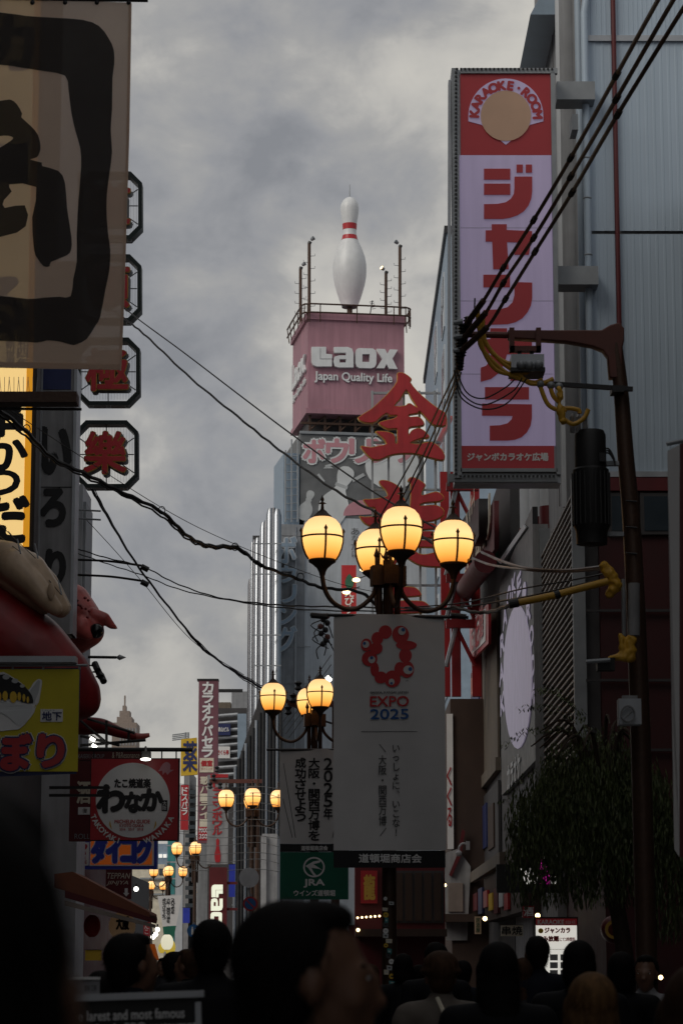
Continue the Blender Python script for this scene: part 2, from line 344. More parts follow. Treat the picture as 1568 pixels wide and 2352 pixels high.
# ------------------------------------------------------------------ right: grey metal-clad building, front towards the camera at Y = 37
f37 = FY(37)
X0 = P(1352, 800, 37).x
zb = P(1450, 1089, 37).z
gb = T('metal_clad_building', 'grey building with ribbed metal panels above and dark red ground floors on the right', 'building', (6, 40, 0))
MB().box(X0 + .05, 12, 37.05, 47, zb, 26).build('wall', M['grey_wall'], gb)
MB().box(X0 + .1, 12, 37.05, 47, 0, zb - .02).build('lower_wall', M['oxblood'], gb)
MB().box(5.1, 12, -60, 36.6, 0, 13).build('unseen_shade_wall', M['dark_wall'], gb)  # unseen block beside and behind the camera, added to darken the street
def ribbed(fr, a0, b0, a1, b1, parent, m, pitch=.115, d=.004):
    mb = MB(); n = max(2, int((a1 - a0) / pitch)); pr = []
    for i in range(n):
        x = a0 + (a1 - a0) * i / n; wd = (a1 - a0) / n
        pr += [(x, 0), (x + wd * .62, 0), (x + wd * .68, d), (x + wd * .94, d)]
    pr.append((a1, 0)); k = len(pr)
    vs = [fr.pt(x, b, n_) for b in (b0, b1) for x, n_ in pr]
    return mb.add(vs, [(i, i + 1, k + i + 1, k + i) for i in range(k - 1)]).build('panel', m, parent)
a_red = f37.uv(1417, 600)[0]; seam = f37.uv(1450, 534)[1]; top = f37.uv(1450, 92)[1]; aR = f37.uv(1568, 600)[0] + 1.5
for (x0, x1) in ((X0 + .06, a_red - .03), (a_red + .03, aR)):
    for (z0, z1) in ((zb + .03, seam - .025), (seam + .025, top - .02)): ribbed(f37, x0, z0, x1, z1, gb, M['cladding'])
    ribbed(f37, x0, top + .05, x1, top + 4, gb, M['cladding'], .07, .006)
MB().fbox(f37, X0, top - .03, aR, top + .06, 0, .05).build('trim', M['steel'], gb)
MB().fbox(f37, X0, zb - .05, aR, zb + .03, 0, .06).build('trim', M['steel'], gb)
MB().tube([(a_red, 36.93, zb), (a_red, 36.93, top + 4)], .035).build('drain_pipe', M['dark_red'], gb)
MB().tube([(X0, 36.9, zb), (X0, 36.9, top + .4), (X0 + .06, 36.95, top + .8)], .055, 12).build('corner_pipe', M['cladding'], gb, True)
for v in (230, 368, 460, 590):
    z = f37.uv(1352, v)[1]; MB().lathe([(.058, -.012), (.066, 0), (.058, .012)], (X0, 36.9, z), 12).build('pipe_joint', M['grey_steel'], gb)
# pieces between sign and building: pale pilasters and pipes on the street side
for k, (u, D, r, mm) in enumerate(((1338, 38, .06, 'cladding'), (1316, 39.5, .16, 'grey_wall'), (1296, 41.5, .09, 'pale_wall'), (1283, 43, .05, 'dark_wall'))):
    q = P(u, 700, D); MB().tube([(q.x, D, P(u, 1110, D).z - .4), (q.x, D, 24)], r, 14).build('wall_pipe', M[mm], gb, True)
shape(FY(45), [[(1190, 170), (1206, 140), (1222, 85), (1245, 30), (1268, -40), (1420, -40), (1420, 170)]], 'curved_parapet', M['cladding_blue'], gb, 0, 3)
for v in (215, 638):   # brackets that hold the karaoke sign
    q = P(1305, v, 36.8); MB().box(P(1276, v, 36.8).x, X0 + .12, 36.65, 37.1, q.z - .14, q.z + .14).build('sign_bracket', M['grey_steel'], gb)
MB().box(P(1312, 280, 36.8).x, P(1326, 280, 36.8).x, 36.75, 37.2, P(1312, 300, 36.8).z, P(1312, 264, 36.8).z).build('junction_box', M['grey_steel'], gb)
# band, window strip and dark red storeys below
MB().pbox(f37, 1390, 1095, 1545, 1128, -.02, .05).build('red_band', M['dark_red'], gb)
windows(f37, gb, [(1395, 1132, 1465, 1228), (1469, 1132, 1542, 1228)], M['dark_wall'])
for v in (1400, 1560, 1720, 1880): MB().pbox(f37, 1345, v, 1560, v + 6, 0, .05).build('wall_batten', M['dark_wall'], gb)
# louvre wall and grey pillar on the street side
fl = FX(3.52)
lv = T('louvre_wall', 'brown grey slatted louvre wall behind the black transformer and willow', 'wall', (3.6, 41, 0))
zl1 = fl.uv(1300, 1180)[1]; zl0 = fl.uv(1300, 1760)[1]
MB().box(3.56, 3.9, 37.2, 43.2, zl0, zl1).build('backing', M['dark_wall'], lv)
nsl = 34
sl = None
for i in range(nsl):
    z = zl0 + (zl1 - zl0) * i / nsl
    if sl is None:
        sl = MB().add([(3.55, 37.2, z + .02), (3.55, 43.2, z + .02), (3.40, 43.2, z), (3.40, 37.2, z), (3.55, 37.2, z + .12), (3.55, 43.2, z + .12), (3.40, 43.2, z + .03), (3.40, 37.2, z + .03)], [(0, 1, 2, 3), (3, 2, 6, 7), (7, 6, 5, 4)]).build('slat', M['louvre'], lv)
    else:
        c = sl.copy(); COL.objects.link(c); c.location.z = (zl1 - zl0) * i / nsl; c.parent = lv
MB().box(3.38, 3.56, 37.06, 37.19, zl0 - .1, zl1 + .1).build('frame', M['grey_steel'], lv)
MB().box(3.38, 3.56, 43.21, 43.35, zl0 - .1, zl1 + .4).build('frame', M['grey_steel'], lv)
pl = T('pillar_building', 'grey building with round column stubs beside the white oval sign', 'building', (4.2, 49, 0))
MB().box(3.62, 10, 43.4, 54, 0, P(1230, 1215, 43.4).z).build('wall', M['concrete'], pl)
f434 = FY(43.38)
MB().pbox(f434, 1226, 1205, 1262, 1900, .0, .06).build('pilaster', M['concrete'], pl)
for k in range(3):
    D = 45.5 + k * 2.6; zt = P(1240 - 30 * k, 1130 - 8 * k, D).z
    x = 3.75
    MB().tube([(x, D, P(1240, 1215, 43.4).z - 1), (x, D, 16)], .17, 14).build('column', M['pale_wall'], pl, True)
    MB().tube([(x, D - .03, P(1240 - 32 * k, 1275 + 18 * k, D).z), (x, D - .03, P(1240 - 32 * k, 1165 + 25 * k, D).z)], .19, 14).build('column_stub', M['dark_red'], pl, True)
MB().box(3.95, 10, 43.5, 56, P(1230, 1215, 43.4).z, 15).build('upper_wall', M['cladding_blue'], pl)
for k in range(6): MB().box(3.88, 3.97, 47 + k * 1.45, 47.5 + k * 1.45, 9, 15).build('window', M['glass'], pl)
# white oval karaoke sign on the street wall (face drawing left out)
fo = FX(3.5)
ov = T('oval_wall_sign', 'tall dark wall sign with a white oval and white karaoke lettering round it', 'sign', (3.5, 49, 2))
MB().pbox(fo, 1148, 1246, 1226, 1790, -.1, 0).build('panel', M['dark_metal'], ov)
shape(fo, [[(1148, 1290), (1207, 1206), (1213, 1212), (1154, 1296)]], 'cap_rail', M['steel'], ov, .02, .03)
shape(fo, [ell(1191, 1555, 33, 165, 28)], 'oval', M['oval_glow_print'], ov, .01, .02)  # weak emission added to brighten the printed oval and its lettering
k_ = 'KARAOKE·ROOM'
for i, ch in enumerate(k_):
    a = radians(200 - 215 * i / (len(k_) - 1)); uu, vv = 1189 + 36 * cos(a), 1545 - 205 * sin(a)
    txt(fo, ch, (uu - 4.6, vv - 22, uu + 4.6, vv + 22), M['oval_glow_print'], ov, n=.02, bold=.08)
txt(fo, 'カラオケ', (1166, 1745, 1196, 1800), M['white'], ov, n=.02, bold=.05)
# shop row beyond (street side, further along)
rw = T('shop_row', 'narrow beige and red shop building beside the dark oval sign panel', 'building', (4, 60, 0))
MB().box(3.62, 11, 54.2, 70, 0, 12.6).build('wall', M['dark_wall'], rw)
fw = FX(3.6)
MB().pbox(fw, 1112, 1405, 1146, 1790, 0, .05).build('pilaster', M['beige_wall'], rw)
for (v0, v1) in ((1425, 1560), (1575, 1770)): windows(fw, rw, [(1118, v0, 1142, v1)], M['beige_wall'])
MB().pbox(fw, 1088, 1520, 1112, 1790, 0, .08).build('red_frame', M['dark_red'], rw)
for k in range(5): MB().pbox(fw, 1092, 1540 + k * 46, 1109, 1580 + k * 46, .06, .12).build('poster', (M['sign_orange'], M['navy'], M['red'], M['dark_wall'], M['cream'])[k], rw)
MB().pbox(fw, 1062, 1795, 1150, 1822, 0, .12).build('cornice', M['beige_wall'], rw)
MB().pbox(fw, 1072, 1835, 1150, 1990, 0, .06).build('lower_posters', M['dark_wall'], rw)
for k in range(4): MB().pbox(fw, 1078 + k * 17, 1850, 1091 + k * 17, 1950, .05, .1).build('poster', (M['dark_red'], M['grey_ink'], M['navy'], M['brown_wall'])[k], rw)
MB().pbox(FX(3.3), 1062, 1990, 1160, 2015, 0, .12).build('cornice', M['beige_wall'], rw)
MB().box(3.3, 3.7, 47, 60, 2.6, 3.9).build('shop_front', M['brown_wall'], rw)
fq = FX(3.29)
for k in range(9): MB().pbox(fq, 1066 + k * 12, 2040 + (k % 3) * 6, 1075 + k * 12, 2078 + (k * 7) % 22, .0, .05).build('poster', (M['red'], M['cream'], M['dark_red'], M['navy'], M['red'], M['yellow_sign'], M['dark_red'], M['print_mid'], M['red'])[k], rw)
# red boarded sign seen edge on
hs = T('red_word_sign', 'slanting dark red wall sign with pale capitals HIKARU over a round red beam', 'sign', (3.3, 60, 8))
fh = FX(3.3)
shape(fh, [[(1072, 1250), (1145, 1150), (1145, 1262), (1080, 1345)]], 'board', M['dark_red'], hs, 0, .1)
txt(fh, 'HIKARU', (1080, 1222, 1141, 1302), M['cream'], hs, n=.13, thick=.03, bold=.02)
q0, q1 = fh.uv(1068, 1390), fh.uv(1147, 1290)
MB().tube([fh.pt(q0[0], q0[1], .3), fh.pt(q1[0], q1[1], .3)], .24, 16).build('beam', M['dark_red'], hs, True)
bs = T('curved_black_sign', 'small black curved sign with pale letters above the red word sign', 'sign', (3.2, 62, 10))
fb = FX(3.15)
shape(fb, [[(1080, 1195), (1110, 1150), (1120, 1145), (1120, 1230), (1108, 1255), (1098, 1230), (1084, 1240)]], 'board', M['dark_metal'], bs, 0, .2)
txt(fb, 'PATH', (1084, 1160, 1112, 1205), M['cream'], bs, n=.22, bold=.02)
MB().tube([P(1128, 1290, 58), P(1128, 1205, 58)], .16, 14).build('green_drum', M['deep_green'], bs, True)
ps = T('white_red_sign', 'white wall sign with red characters in a red frame right of the lit banner pole', 'sign', (3.3, 58, 6))
shape(fh, [[(1083, 1425), (1127, 1385), (1127, 1478), (1084, 1520)]], 'frame', M['red'], ps, 0, .06)
shape(fh, [[(1087, 1428), (1122, 1396), (1122, 1472), (1088, 1506)]], 'panel', M['white'], ps, .06, .02)
txt(fh, '回転鮨', (1090, 1412, 1119, 1490), M['red'], ps, n=.1, bold=.03)
# dark brown block and its posters
db = T('brown_block', 'dark brown building block right of the tall white festival banner', 'building', (2.6, 66, 0))
MB().box(P(1034, 1700, 64).x, 3.7, 64, 70, 0, P(1040, 1605, 64).z).build('wall', M['brown_wall'], db)
f64 = FY(63.98)
MB().pbox(f64, 1026, 1640, 1040, 1950, 0, .05).build('poster_strip', M['white'], db)
txt(f64, 'くくる', (1026, 1760, 1036, 1900), M['red'], db, n=.07, bold=.05, vert=True)
shape(f64, [[(1020, 1960), (1050, 1950), (1080, 1990), (1072, 2160), (1024, 2160)]], 'white_gable', M['concrete'], db, 0, .06)
shape(f64, [[(1060, 1905), (1050, 1960), (1030, 2010), (1036, 2014), (1058, 1965), (1067, 1910)]], 'red_trim', M['dark_red'], db, .08, .08)
MB().pbox(f64, 1000, 2100, 1090, 2118, 0, .5).build('awning', M['brown_wall'], db)
MB().pbox(f64, 1028, 2028, 1062, 2094, .06, .1).build('shop_blind', M['louvre'], db)
# far pale blue building with windows
fb2 = FX(4.25)
zt = fb2.uv(1032, 490)[1]
bb = T('blue_grey_building', 'tall pale blue grey building with slim windows behind the karaoke sign', 'building', (8, 115, 0))
MB().box(4.25, 16, 100, 127, 0, zt).build('wall', M['cladding_blue'], bb)
MB().box(4.15, 16, 99.9, 127.2, zt, zt + .3).build('roof_edge', M['dark_metal'], bb)
for k in range(9):
    zk = zt - 3.3 - k * 3.05
    for y0 in (102.2, 110.5):
        wd = MB().box(4.2, 4.3, y0, y0 + 2.6, zk, zk + 2.3).build('window', M['pale_wall'], bb)
        MB().box(4.18, 4.31, y0 + .2, y0 + 1.3, zk + .9, zk + 2.15).build('pane', M['glass'], wd)
        MB().box(4.18, 4.31, y0 + 1.4, y0 + 2.4, zk + .1, zk + 2.15).build('pane', M['glass'], wd)
# ------------------------------------------------------------------ left row building (mostly hidden behind its signs)
lb = T('left_row_building', 'grey building behind the yellow skewer sign on the left edge', 'building', (-9, 30, 0))
MB().box(-14, -5.6, -60, 49, 0, 22).build('wall', M['dark_wall'], lb)  # stretch behind the camera is unseen, lengthened to cut skylight in the street
cn = P(178, 1300, 48)
MB().box(-7, P(188, 1300, 48).x, 48, 49.6, 0, P(180, 1112, 48).z).build('corner_pier', M['pale_wall'], lb)
MB().box(P(190, 1300, 48).x - .02, P(191, 1300, 48).x + .03, 48.1, 49.4, 5, P(180, 1150, 48).z).build('pipe', M['grey_steel'], lb)
for v in (1170, 1190): MB().tube([P(165, v, 47.9), P(232, v + 4, 47.9)], .018).build('wire_bracket', M['grey_steel'], lb)
MB().box(P(168, 1, 47.9).x, P(190, 1, 47.9).x, 47.6, 47.9, P(170, 1155, 47.9).z, P(170, 1120, 47.9).z).build('meter_box', M['steel'], lb)
# ------------------------------------------------------------------ Laox tower and bowling building, turned 9 degrees
an = radians(9)
c0 = P(707, 900, 130)
ft = Fr((c0.x, c0.y, 0), (cos(an), sin(an), 0))
tw = T('bowling_building', 'tall building with a dusty pink rooftop tower carrying pale raised lettering', 'building', (c0.x + 3, 134, 0))
a0, b0, a1, b1 = ft.rect(707, 733, 928, 948)
MB().fbox(ft, a0, b0, a1, b1, -5.7, 0).build('tower', M['tower_pink'], tw)
MB().fbox(ft, a0 - .12, b1 - .12, a1 + .1, b1 + .22, -5.8, .14).build('cornice', M['tower_pink'], tw)
MB().fbox(ft, a0 - .1, b0 - .12, a1 + .1, b0 + .14, -5.8, .1).build('cornice', M['tower_pink'], tw)
z2 = Z(574.2, 401.9, .2929)
lao = [[(478, 1357), (543, 1357), (543, 1455), (635, 1455), (635, 1510), (515, 1510), (488, 1498), (478, 1470)]]
for lp in ([z2(lao[0])], [z2([(547, 1357), (590, 1357), (590, 1412), (637, 1416), (637, 1450), (547, 1450)])],
           [z2([(652, 1358), (760, 1358), (793, 1372), (804, 1405), (804, 1518), (690, 1518), (657, 1508), (647, 1470), (655, 1435), (690, 1424), (745, 1424), (745, 1402), (652, 1402)]), z2([(695, 1452), (745, 1452), (745, 1480), (695, 1480)])],
           [z2([(845, 1367), (955, 1370), (978, 1385), (984, 1410), (982, 1490), (970, 1515), (945, 1524), (850, 1522), (828, 1510), (820, 1480), (820, 1400), (828, 1375)]), z2([(873, 1413), (930, 1413), (930, 1475), (873, 1475)])],
           [z2([(985, 1372), (1050, 1374), (1069, 1412), (1088, 1376), (1150, 1380), (1108, 1450), (1148, 1530), (1080, 1527), (1062, 1490), (1045, 1525), (983, 1523), (1030, 1448)])]):
    shape(ft, lp, 'logo_letter', M['white_paint'], tw, .03, .25)
txt(ft, 'Japan Quality Life', (722, 857, 899, 882), M['white_paint'], tw, n=.03, bold=.02, thick=.1)
hh = b1 - b0
side = Fr(ft.pt(a0, 0, -5.7), (sin(an), -cos(an), 0)); side.N = -ft.A
txt(side, 'Laox', ('m', .5, b0 + hh * .45, 5.2, b0 + hh * .70), M['white_paint'], tw, n=.02, bold=.06, thick=.12)
txt(side, 'Japan Quality Life', ('m', .5, b0 + hh * .3, 5.2, b0 + hh * .39), M['white_paint'], tw, n=.02, bold=.02, thick=.06)
# steel under the tower
for k in range(7):
    aa = a0 + .1 + (a1 - a0 - .3) * k / 6
    MB().fbox(ft, aa, b0 - 1.05, aa + .12, b0 - .1, -.5, -.35).build('steel_post', M['brown_metal'], tw)
    if k < 6:
        MB().tube([ft.pt(aa, b0 - 1.0, -.4), ft.pt(aa + (a1 - a0) / 6, b0 - .15, -.4)], .05, 6).build('steel_brace', M['brown_metal'], tw)
MB().fbox(ft, a0 - .3, b0 - .62, a1, b0 - .5, -.45, -.3).build('steel_rail', M['brown_metal'], tw)
MB().fbox(ft, a0 + .2, b0 - 1.1, a1, b0 - .1, -5, -1.2).build('plant_room', M['dark_wall'], tw)
# billboard
abl, abb, abr, abt = ft.rect(690, 998, 960, 1190)
MB().fbox(ft, abl, abb, abr + .3, abt, -6, 0).build('bowling_billboard', M['billboard_grey'], tw)
MB().fbox(ft, abl - .05, abt - .06, abr + .3, abt + .08, -.1, .1).build('billboard_frame', M['grey_steel'], tw)
zz = Z(516.7, 918.7, .3662)
def pin(cx, cy, h, tilt, m, nn):
    pr = [(0, -.5), (.09, -.47), (.13, -.4), (.12, -.3), (.085, -.2), (.1, -.1), (.2, .05), (.235, .18), (.2, .35), (.13, .5)]
    pts = [(-x, y) for x, y in pr] + [(x, y) for x, y in pr[::-1]]
    c, s = cos(tilt), sin(tilt)
    o_ = [(cx + (x * c - y * s) * h, cy + (x * s + y * c) * h) for x, y in pts]
    shape(ft, [o_], 'pin_print', m, tw, nn, .006, 3)
    sb = [(-.1, -.2), (.1, -.2), (.105, -.15), (-.105, -.15)]
    shape(ft, [[(cx + (x * c - y * s) * h, cy + (x * s + y * c) * h) for x, y in sb]], 'pin_stripe', M['print_mid'], tw, nn + .008, .004)
for q in ((705, 1160, 70, .3, 'print_mid', .01), (722, 1110, 110, .9, 'print_mid', .014), (760, 1085, 95, -.25, 'print_mid', .018), (835, 1120, 150, -.5, 'print_mid', .022), (775, 1140, 145, .35, 'print_grey', .03)):
    pin(q[0], q[1], q[2], q[3], M[q[4]], q[5])
shape(ft, [ell(900, 1070, 62, 55, 24)], 'ball_print', M['print_grey'], tw, .034, .006)
shape(ft, [ell(830, 1185, 42, 36, 24, pi, 2 * pi)], 'ball_print', M['print_pink'], tw, .034, .006)
for i, ch in enumerate('ボウリング'):
    u0 = 697 + i * 53
    txt(ft, ch, (u0, 1010, u0 + 48, 1062), M['print_grey'], tw, n=.05, bold=.13)
    txt(ft, ch, (u0, 1010, u0 + 48, 1062), M['print_pink'], tw, n=.06, bold=.05)
# main walls
wl, wb, wr, wt = ft.rect(690, 1191, 970, 1700)
MB().fbox(ft, wl + .2, 0, wr + 4, abb - .02, -12, -.02).build('wall', M['pale_wall'], tw)
gl = ft.uv(636, 1400)[0]
MB().fbox(ft, gl, 0, wl + .2, ft.uv(660, 1205)[1], -6, .1).build('side_wall', M['grey_wall'], tw)
for k in range(9):
    v = 1230 + k * 85; MB().pbox(ft, 640, v, 712, v + 1.5, .1, .13).build('wall_joint', M['concrete'], tw)
MB().pbox(ft, 676, 1210, 678, 1990, .1, .16).build('wall_joint', M['steel'], tw)
MB().pbox(ft, 652, 1040, 688, 1205, -4, -.1).build('stair_wall', M['cladding_blue'], tw)
for u in (655, 669, 683): MB().tube([ft.pt(*ft.uv(u, 1200), .1), ft.pt(*ft.uv(u, 1035 if u < 660 else 1010), .1)], .04, 6).build('ladder_rail', M['grey_steel'], tw)
for k in range(9): MB().tube([ft.pt(*ft.uv(655, 1050 + k * 18), .1), ft.pt(*ft.uv(683, 1048 + k * 18), .1)], .025, 5).build('ladder_rung', M['grey_steel'], tw)
txt(ft, 'あなたに。', (806, 1212, 824, 1300), M['grey_ink'], tw, n=.05, vert=True)
txt(ft, '日', (838, 1216, 852, 1236), M['grey_ink'], tw, n=.05)
for i, (ch, v0, v1) in enumerate((('ボ', 1237, 1296), ('ウ', 1302, 1340), ('リ', 1346, 1386), ('ン', 1394, 1438), ('グ', 1442, 1497))):
    txt(ft, ch, (634, v0, 677, v1), M['pale_wall'], tw, name='channel_letter', n=.25, bold=.06, thick=.22)
    txt(ft, ch, (634, v0, 677, v1), M['cladding_blue'], tw, name='channel_face', n=.485, bold=.02)
# silver columns; alternate dark ones paint in the dark reflections and gaps
cs = T('silver_column_facade', 'shiny silver facade of tall rounded metal columns left of the neon letters', 'building', (-3.6, 118, 0))
for u, vt, r, cm_ in ((637, 1170, .2, 'chrome'), (629, 1166, .1, 'chrome_dark_stripe'), (621, 1168, .2, 'chrome'), (612, 1195, .14, 'chrome_dark_stripe'), (605, 1200, .17, 'chrome'), (598, 1230, .1, 'chrome_dark_stripe'), (592, 1236, .16, 'chrome'), (585, 1240, .12, 'chrome_dark_stripe'), (580, 1245, .1, 'chrome'), (575, 1330, .12, 'chrome_dark_stripe')):
    D = 119 + (636 - u) * .12; q = P(u, vt, D)
    MB().tube([(q.x, D, 0), (q.x, D, q.z - .3), (q.x, D + r * .4, q.z)], [r, r, r * .6], 16).build('column', M[cm_], cs, True)
MB().box(P(580, 1300, 126).x, P(640, 1300, 126).x, 126, 132, 0, P(600, 1230, 126).z).build('core_wall', M['dark_wall'], cs)
for k in range(10):
    q0, q1 = P(580, 1250 + k * 70, 118.3), P(646, 1240 + k * 70, 118.3)
    MB().box(q0.x, q1.x, 118.25, 118.32, q0.z, q0.z + .05).build('joint_band', M['grey_steel'], cs)
# dark column block further along
dk = T('dark_column_building', 'low dark facade of black and silver columns below the silver facade', 'building', (-5, 112, 0))
for k, u in enumerate(range(541, 646, 8)):
    D = 112; vt = 1760 - (u - 541) * 2.2 if u < 600 else 1590
    q = P(u, max(vt, 1560), D); MB().tube([(q.x, D, 0), (q.x, D, q.z)], .075, 10).build('column', M['chrome' if k % 3 == 0 else 'dark_metal'], dk, True)
shape(FY(113), [[(538, 1775), (600, 1590), (648, 1580), (648, 2200), (538, 2200)]], 'wall', M['dark_wall'], dk, -3, 3)
for k in range(6): MB().box(P(548, 1, 112.6).x, P(640, 1, 112.6).x, 112.5, 113, P(560, 1830 + 50 * k, 112).z, P(560, 1826 + 50 * k, 112).z).build('floor_band', M['grey_steel'], dk)
lw = T('pale_wall_block', 'pale tiled low wall block left of the green banner', 'building', (-2.6, 100, 0))
MB().box(P(612, 1, 98).x, P(645, 1, 98).x, 98, 103, 0, P(620, 1915, 98).z).build('wall', M['concrete'], lw)
MB().box(P(610, 1, 98).x, P(622, 1, 98).x, 97.8, 98.05, 0, P(620, 1920, 98).z).build('pilaster', M['concrete'], lw)
# striped louvre building
sb_ = T('striped_building', 'dark building with horizontal metal stripes behind the purple karaoke sign', 'building', (-6, 142, 0))
f140 = FY(140)
MB().box(P(497, 1, 141).x, P(580, 1, 141).x, 140.1, 150, 0, P(540, 1630, 141).z).build('wall', M['dark_wall'], sb_)
for k in range(11):
    v = 1645 + k * 17
    q0, q1 = P(494, v, 139.8), P(546, v - 4, 139.8)
    MB().tube([q0, q1], .1, 8).build('stripe', M['steel'], sb_, True)
shape(FY(139.5), [[(546, 1640), (566, 1640), (566, 1700), (546, 1760)]], 'end_panel', M['cladding_blue'], sb_, 0, .2)
for (u0, v0, u1, v1, m_, s_, c_) in ((498, 1664, 530, 1690, 'navy', '栗山ビル', 'white'), (498, 1716, 529, 1743, 'white', 'さくら亭', 'red')):
    MB().pbox(f140, u0, v0, u1, v1, .3, .4).build('name_board', M[m_], sb_)
    txt(f140, s_, (u0 + 3, v0 + 8, u1 - 3, v1 - 8), M[c_], sb_, n=.42, bold=.03)
MB().pbox(FY(150), 532, 1588, 568, 1650, -4, 0).build('roof_room', M['grey_wall'], sb_)
MB().pbox(FY(152), 502, 1613, 530, 1650, -4, 0).build('roof_room', M['beige_wall'], sb_)
MB().box(P(500, 1, 120).x, P(568, 1, 120).x, 119.9, 120.1, P(520, 1590, 120).z, P(520, 1583, 120).z).build('sign_beam', M['dark_metal'], sb_)
# far end of the street
fe = T('beige_end_building', 'small beige building at the far end of the street under the globes', 'building', (-14, 185, 0))
MB().box(P(320, 1, 180).x, P(402, 1, 180).x, 180, 190, 0, P(350, 1985, 180).z).build('wall', M['cream'], fe)
windows(FY(179.95), fe, [(352 + k * 14, 1995, 362 + k * 14, 2010) for k in range(4)], M['brown_wall'])
for k in range(3): MB().pbox(FY(179.95), 322, 2016 + k * 18, 402, 2020 + k * 18, 0, .2).build('floor_band', M['grey_steel'], fe)
txt(FY(179.9), 'BIG MARCHE', (352, 2032, 400, 2040), M['white'], fe, n=.1, bold=.02)
fe2 = T('lit_glass_building', 'far grey building with a lit row of windows behind the left globes', 'building', (-20, 260, 0))
MB().box(P(330, 1, 260).x, P(420, 1, 260).x, 260, 270, 0, P(350, 1938, 260).z).build('wall', M['cladding_blue'], fe2)
for k in range(6): MB().pbox(FY(259.9), 345 + k * 10, 1962, 353 + k * 10, 1970, 0, .1).build('lit_window', M['lit_white'], fe2)
ta = T('teal_frame_building', 'teal green framed building edge behind the distant globe lamps', 'building', (-11, 165, 0))
MB().box(P(408, 1, 165).x, P(424, 1, 165).x, 165, 172, 0, P(410, 1870, 165).z).build('wall', M['teal'], ta)
for k in range(5): MB().box(P(405, 1, 164.5).x, P(455, 1, 164.5).x, 164.4, 164.7, P(410, 1905 + k * 38, 164).z, P(410, 1902 + k * 38, 164).z).build('frame_bar', M['steel'], ta)
gw = T('grey_strip_building', 'narrow grey building strips behind the purple sign and lamp posts', 'building', (-8, 150, 0))
for u0, u1, vt, m_ in ((424, 440, 1800, 'pale_wall'), (440, 452, 1765, 'concrete'), (470, 512, 1790, 'grey_wall'), (512, 545, 1850, 'dark_wall')):
    MB().box(P(u0, 1, 150).x, P(u1, 1, 150).x, 150 + u0 * .002, 158, 0, P(u0, vt, 150).z).build('wall', M[m_], gw)
for k in range(14): MB().pbox(FY(149.9), 426, 1815 + k * 20, 450, 1824 + k * 20, 0, .1).build('window', M['glass'], gw)
st = T('stone_tower', 'distant stepped stone tower with a thin spire under the clouds', 'building', (*P(292, 1, 620).xy, 0))
def tb(u0, u1, vt, vb, nm, m_='far_stone', D=620, d=8): return MB().box(P(u0, vt, D).x, P(u1, vt, D).x, D - d / 2, D + d / 2, P(290, vb, D).z, P(290, vt, D).z).build(nm, M[m_], st)
tb(262, 318, 1664, 1662 + 560, 'shaft', d=10); tb(272, 306, 1650, 1664, 'upper_stage'); tb(277, 300, 1635, 1650, 'upper_stage', d=5); tb(283, 291, 1622, 1635, 'lantern_stage', d=3); tb(286, 289, 1598, 1622, 'spire', d=1)
for k in range(6): tb(276 + k * 7, 279 + k * 7, 1672, 1712, 'window', 'grey_wall', D=614.9, d=.2)
# left far low roofs
fr_ = T('left_far_block', 'dark shop block behind the round takoyaki sign on the left', 'building', (-12, 80, 0))
MB().box(-22, P(330, 1, 84).x, 62, 92, 0, P(300, 2010, 84).z).build('wall', M['dark_wall'], fr_)
MB().box(-16, P(205, 1, 50).x, 50.2, 60, 0, P(200, 1760, 50).z).build('wall', M['dark_red'], fr_)
# ================================================================== BOWLING PIN AND ROOF
pn = T('giant_bowling_pin', 'giant white bowling pin with worn red neck bands on the pink tower', 'pin', ft.pt(a0 + 2.1, b1 + .2, -2.6))
pc = ft.uv(803, 700); Dp = ft.pt(pc[0], 0, -2.6)
def zpin(zy): return P(803, 401.9 + zy * .2929, Dp.y).z
kpx = .2929 * S(Dp.y)
prof = [(1, 1030), (66, 1030), (66, 1024), (85, 980), (105, 920), (122, 860), (133, 800), (136, 745), (134, 700), (123, 640), (100, 580), (75, 530), (62, 500), (55, 470), (55, 430), (58, 385), (64, 350), (72, 300), (75, 260), (70, 230), (52, 200), (35, 185), (4, 172)]
ctr = Vector((P(803, 900, Dp.y).x, Dp.y, 0))
MB().lathe([(r * kpx, zpin(y)) for r, y in prof], ctr, 40).build('pin_body', M['white_paint'], pn, True)
for y0, y1 in ((432, 386), (513, 476)):
    def rad(y):
        for (r0, q0), (r1, q1) in zip(prof, prof[1:]):
            if q1 <= y <= q0 and q0 != q1: return r1 + (r0 - r1) * (y - q1) / (q0 - q1)
        return 58
    band = MB().lathe([((rad(y) + 1.2) * kpx, zpin(y)) for y in (y0, (y0 * 2 + y1) / 3, (y0 + 2 * y1) / 3, y1)], ctr, 40).build('neck_band', M['red'], pn, True)
MB().lathe([(.05, zpin(1045)), (64 * kpx, zpin(1040)), (62 * kpx, zpin(1029))], ctr, 24).build('base_ring', M['green_frame'], pn)
MB().tube([(ctr.x, ctr.y, zpin(1140)), (ctr.x, ctr.y, zpin(1030))], 22 * kpx, 14).build('support_post', M['brown_metal'], pn, True)
MB().tube([(ctr.x, ctr.y, zpin(175)), (ctr.x, ctr.y, zpin(75))], [.03, .018], 6).build('lightning_rod', M['grey_steel'], pn)
